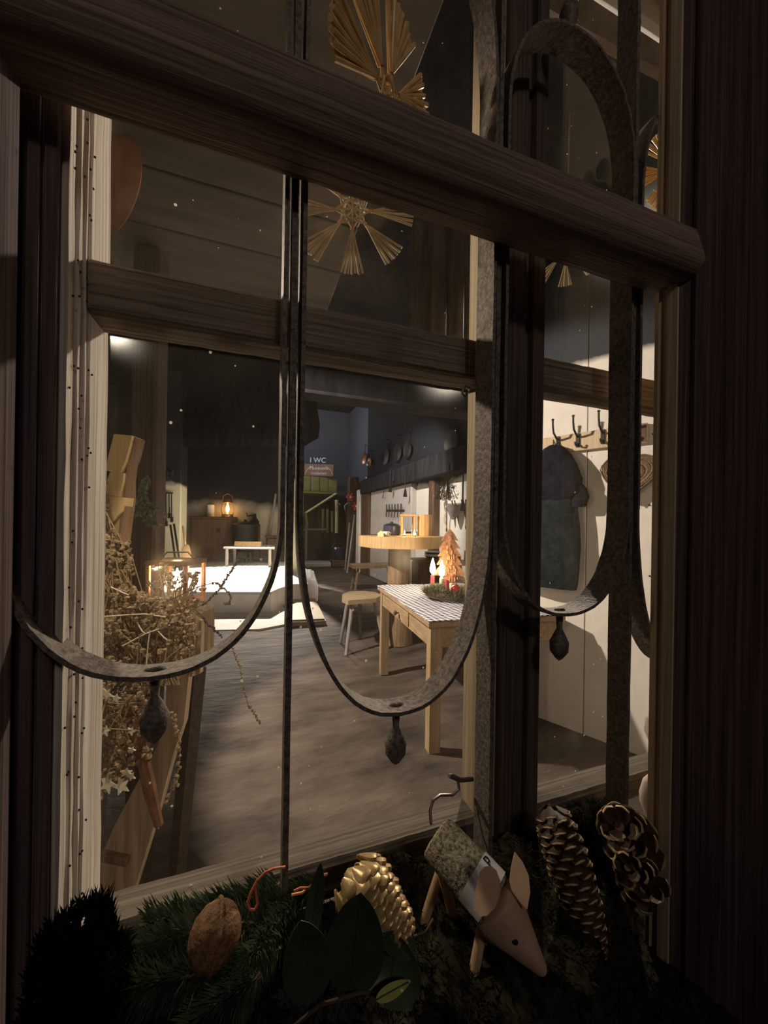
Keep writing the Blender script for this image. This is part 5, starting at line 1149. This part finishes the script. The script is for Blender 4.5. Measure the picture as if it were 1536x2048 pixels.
# paper band over the back with its letter
bd = M(); n = 16; a0, a1 = PLn*.62, PLn*.93
for zz in (a0, a1):
    for rr in (.0199, .0203):
        for k in range(n+1): g = -.25+(PI+.1)*k/n; bd.v.append(pa+side*(rr*math.cos(g))+upv*(rr*math.sin(g))+AX*zz)
q = n+1
for k in range(n): bd.f += [[k, k+1, 2*q+k+1, 2*q+k], [q+k, 3*q+k, 3*q+k+1, q+k+1], [k, q+k, q+k+1, k+1], [2*q+k, 2*q+k+1, 3*q+k+1, 3*q+k]]
bd.sm = [True]*len(bd.f); bo = P('paper_band', bd, 'paper', pg_, world=True)
gA = math.radians(98); out_ = side*math.cos(gA)+upv*math.sin(gA); tx = side*math.sin(gA)-upv*math.cos(gA)
Rl = Matrix((tx, AX*-1, out_)).transposed()
if Rl.determinant() < 0: Rl = Matrix((tx*-1, AX*-1, out_)).transposed()
lo_ = text('P', .013, (pa+out_*.0206+AX*(PLn*.72))-V(pg_.location), 'ink', bo, rz=Rl, name='letter', ex=.0001)
# ---- white cloth ornaments beside the right jamb
co = atY(1310, 1592, -.008); t = T('cloth_ornament', 'white egg-shaped cloth ornament with red leaf print behind the open pine cone', 'ornament', co)
P('egg', M().lathe([(.0005, -.024), (.010, -.021), (.0145, -.010), (.0150, .0), (.012, .014), (.006, .023), (.0005, .026)], 20), 'cloth_white', t); m = M()
def print_leaf(m, c, r, nr, rot):
    u = nr.orthogonal().normalized(); u = Matrix.Rotation(rot, 3, nr) @ u; v_ = nr.cross(u); m.prism([((r if i % 2 == 0 else r*.42)*math.cos(i*PI/5), (r if i % 2 == 0 else r*.42)*math.sin(i*PI/5)) for i in range(10)], .0008, c, u, v_)
for g, z, r in ((-2.3, .008, .004), (-2.0, -.008, .005), (-2.7, -.006, .0035), (-1.6, .006, .004), (-2.6, .016, .003)):
    rr = .0150*math.cos(z/.03)**.5; d = V((math.cos(g), math.sin(g), 0)); print_leaf(m, d*rr+V((0, 0, z)), r, d, g)
P('leaf_print', m, 'cloth_red', t, label='red leaf print')
co = atY(1313, 1455, .010); t = T('cloth_ornament', 'white cloth bag ornament with red maple leaf hanging above the egg ornament', 'ornament', co)
P('bag', M().lathe([(.0005, -.018), (.008, -.017), (.0125, -.006), (.0115, .008), (.006, .016), (.004, .019), (.0065, .026), (.0005, .027)], 18), 'cloth_white', t); m = M()
for g, z, r in ((-2.4, -.006, .007), (-1.5, .004, .005)): d = V((math.cos(g), math.sin(g), 0)); print_leaf(m, d*.0128+V((0, 0, z)), r, d, g)
P('leaf_print', m, 'cloth_red', t, label='red maple leaf print'); P('cord', M().tube([V((0, 0, .027)), V((0, 0, .05)), V((.0, 0, .12))], .0008, 5), 'twig', t); P('bead', M().ell((0, 0, .046), (.005, .005, .006), 10, 8), 'twig', t)
# ---- straw stars
def straw_mesh(L, r, mt): m = M(); m.tube([(0, 0, 0), (0, 0, L*.5), (0, 0, L)], [r*.75, r, r*1.05], 7); return m.mesh('straw', mt)
def star(label, c, R, r0, rad, nb, ns, rs, rot=0, cordz=.14, fan=.34, mt='straw'):
    t = T('straw_star', label, 'straw star', c); me = straw_mesh(rad-r0, rs, mt); i0 = straw_mesh(r0*1.25, rs*.8, mt)
    for b in range(nb):
        g = rot+2*PI*b/nb; o = V((math.cos(g)*r0, 0, math.sin(g)*r0))
        for k in range(ns):
            h = g+fan*((k+.5)/ns-.5)*2; d = R @ V((math.cos(h), random.uniform(-.03, .03), math.sin(h))); q = link('straw', me, t); mw = align(d).to_4x4(); mw.translation = R @ (o+V((0, (k % 2)*rs*1.2, 0))); q.matrix_local = mw
        for k in range(3):
            h = g+PI+.5*(k-1); d = R @ V((math.cos(h), random.uniform(-.1, .1), math.sin(h))); q = link('inner_straw', i0, t); mw = align(d).to_4x4(); mw.translation = R @ o; q.matrix_local = mw
        P('binding', M().tube([R @ (o+V((math.cos(a)*.0018*-math.sin(g), math.sin(a)*.0022, math.cos(a)*.0018*math.cos(g)))) for a in (0, PI/3, 2*PI/3, PI, 4*PI/3, 5*PI/3)], .0005, 5, closed=True), 'red_thread', t)
    P('thread', M().tube([R @ V((0, 0, rad*.3)), V((.001, 0, rad*.8)), V((.003, 0, cordz))], .0005, 5), 'red_thread' if mt == 'straw' else 'twig', t)
    return t
RY = lambda a, b=0: Matrix.Rotation(a, 3, 'Z') @ Matrix.Rotation(b, 3, 'X')
star('bright golden straw star hanging above the transom beam', atY(782, 165, -.002)+V((0, .008, 0)), RY(.60, .15), .016, .068, 7, 13, .0019, 2.38, .2, .43)
star('dimly lit straw star hanging below the transom, seen full face behind the pane', atY(705, 420, .115), RY(-.30, .05), .021, .070, 8, 7, .0013, -PI/2, .2, .30, 'straw_dim_lit')
star('golden straw star peeping out beside the right jamb above the transom', atY(1352, 338, .022), RY(-.2, .3), .014, .048, 8, 6, .0014, .3, .16, .36)
star('dim straw star hanging behind the right casement below the transom', atY(1132, 500, .125), RY(-.7, .1), .016, .050, 8, 6, .0012, -PI/2, .2, .3, 'straw_dim_lit')
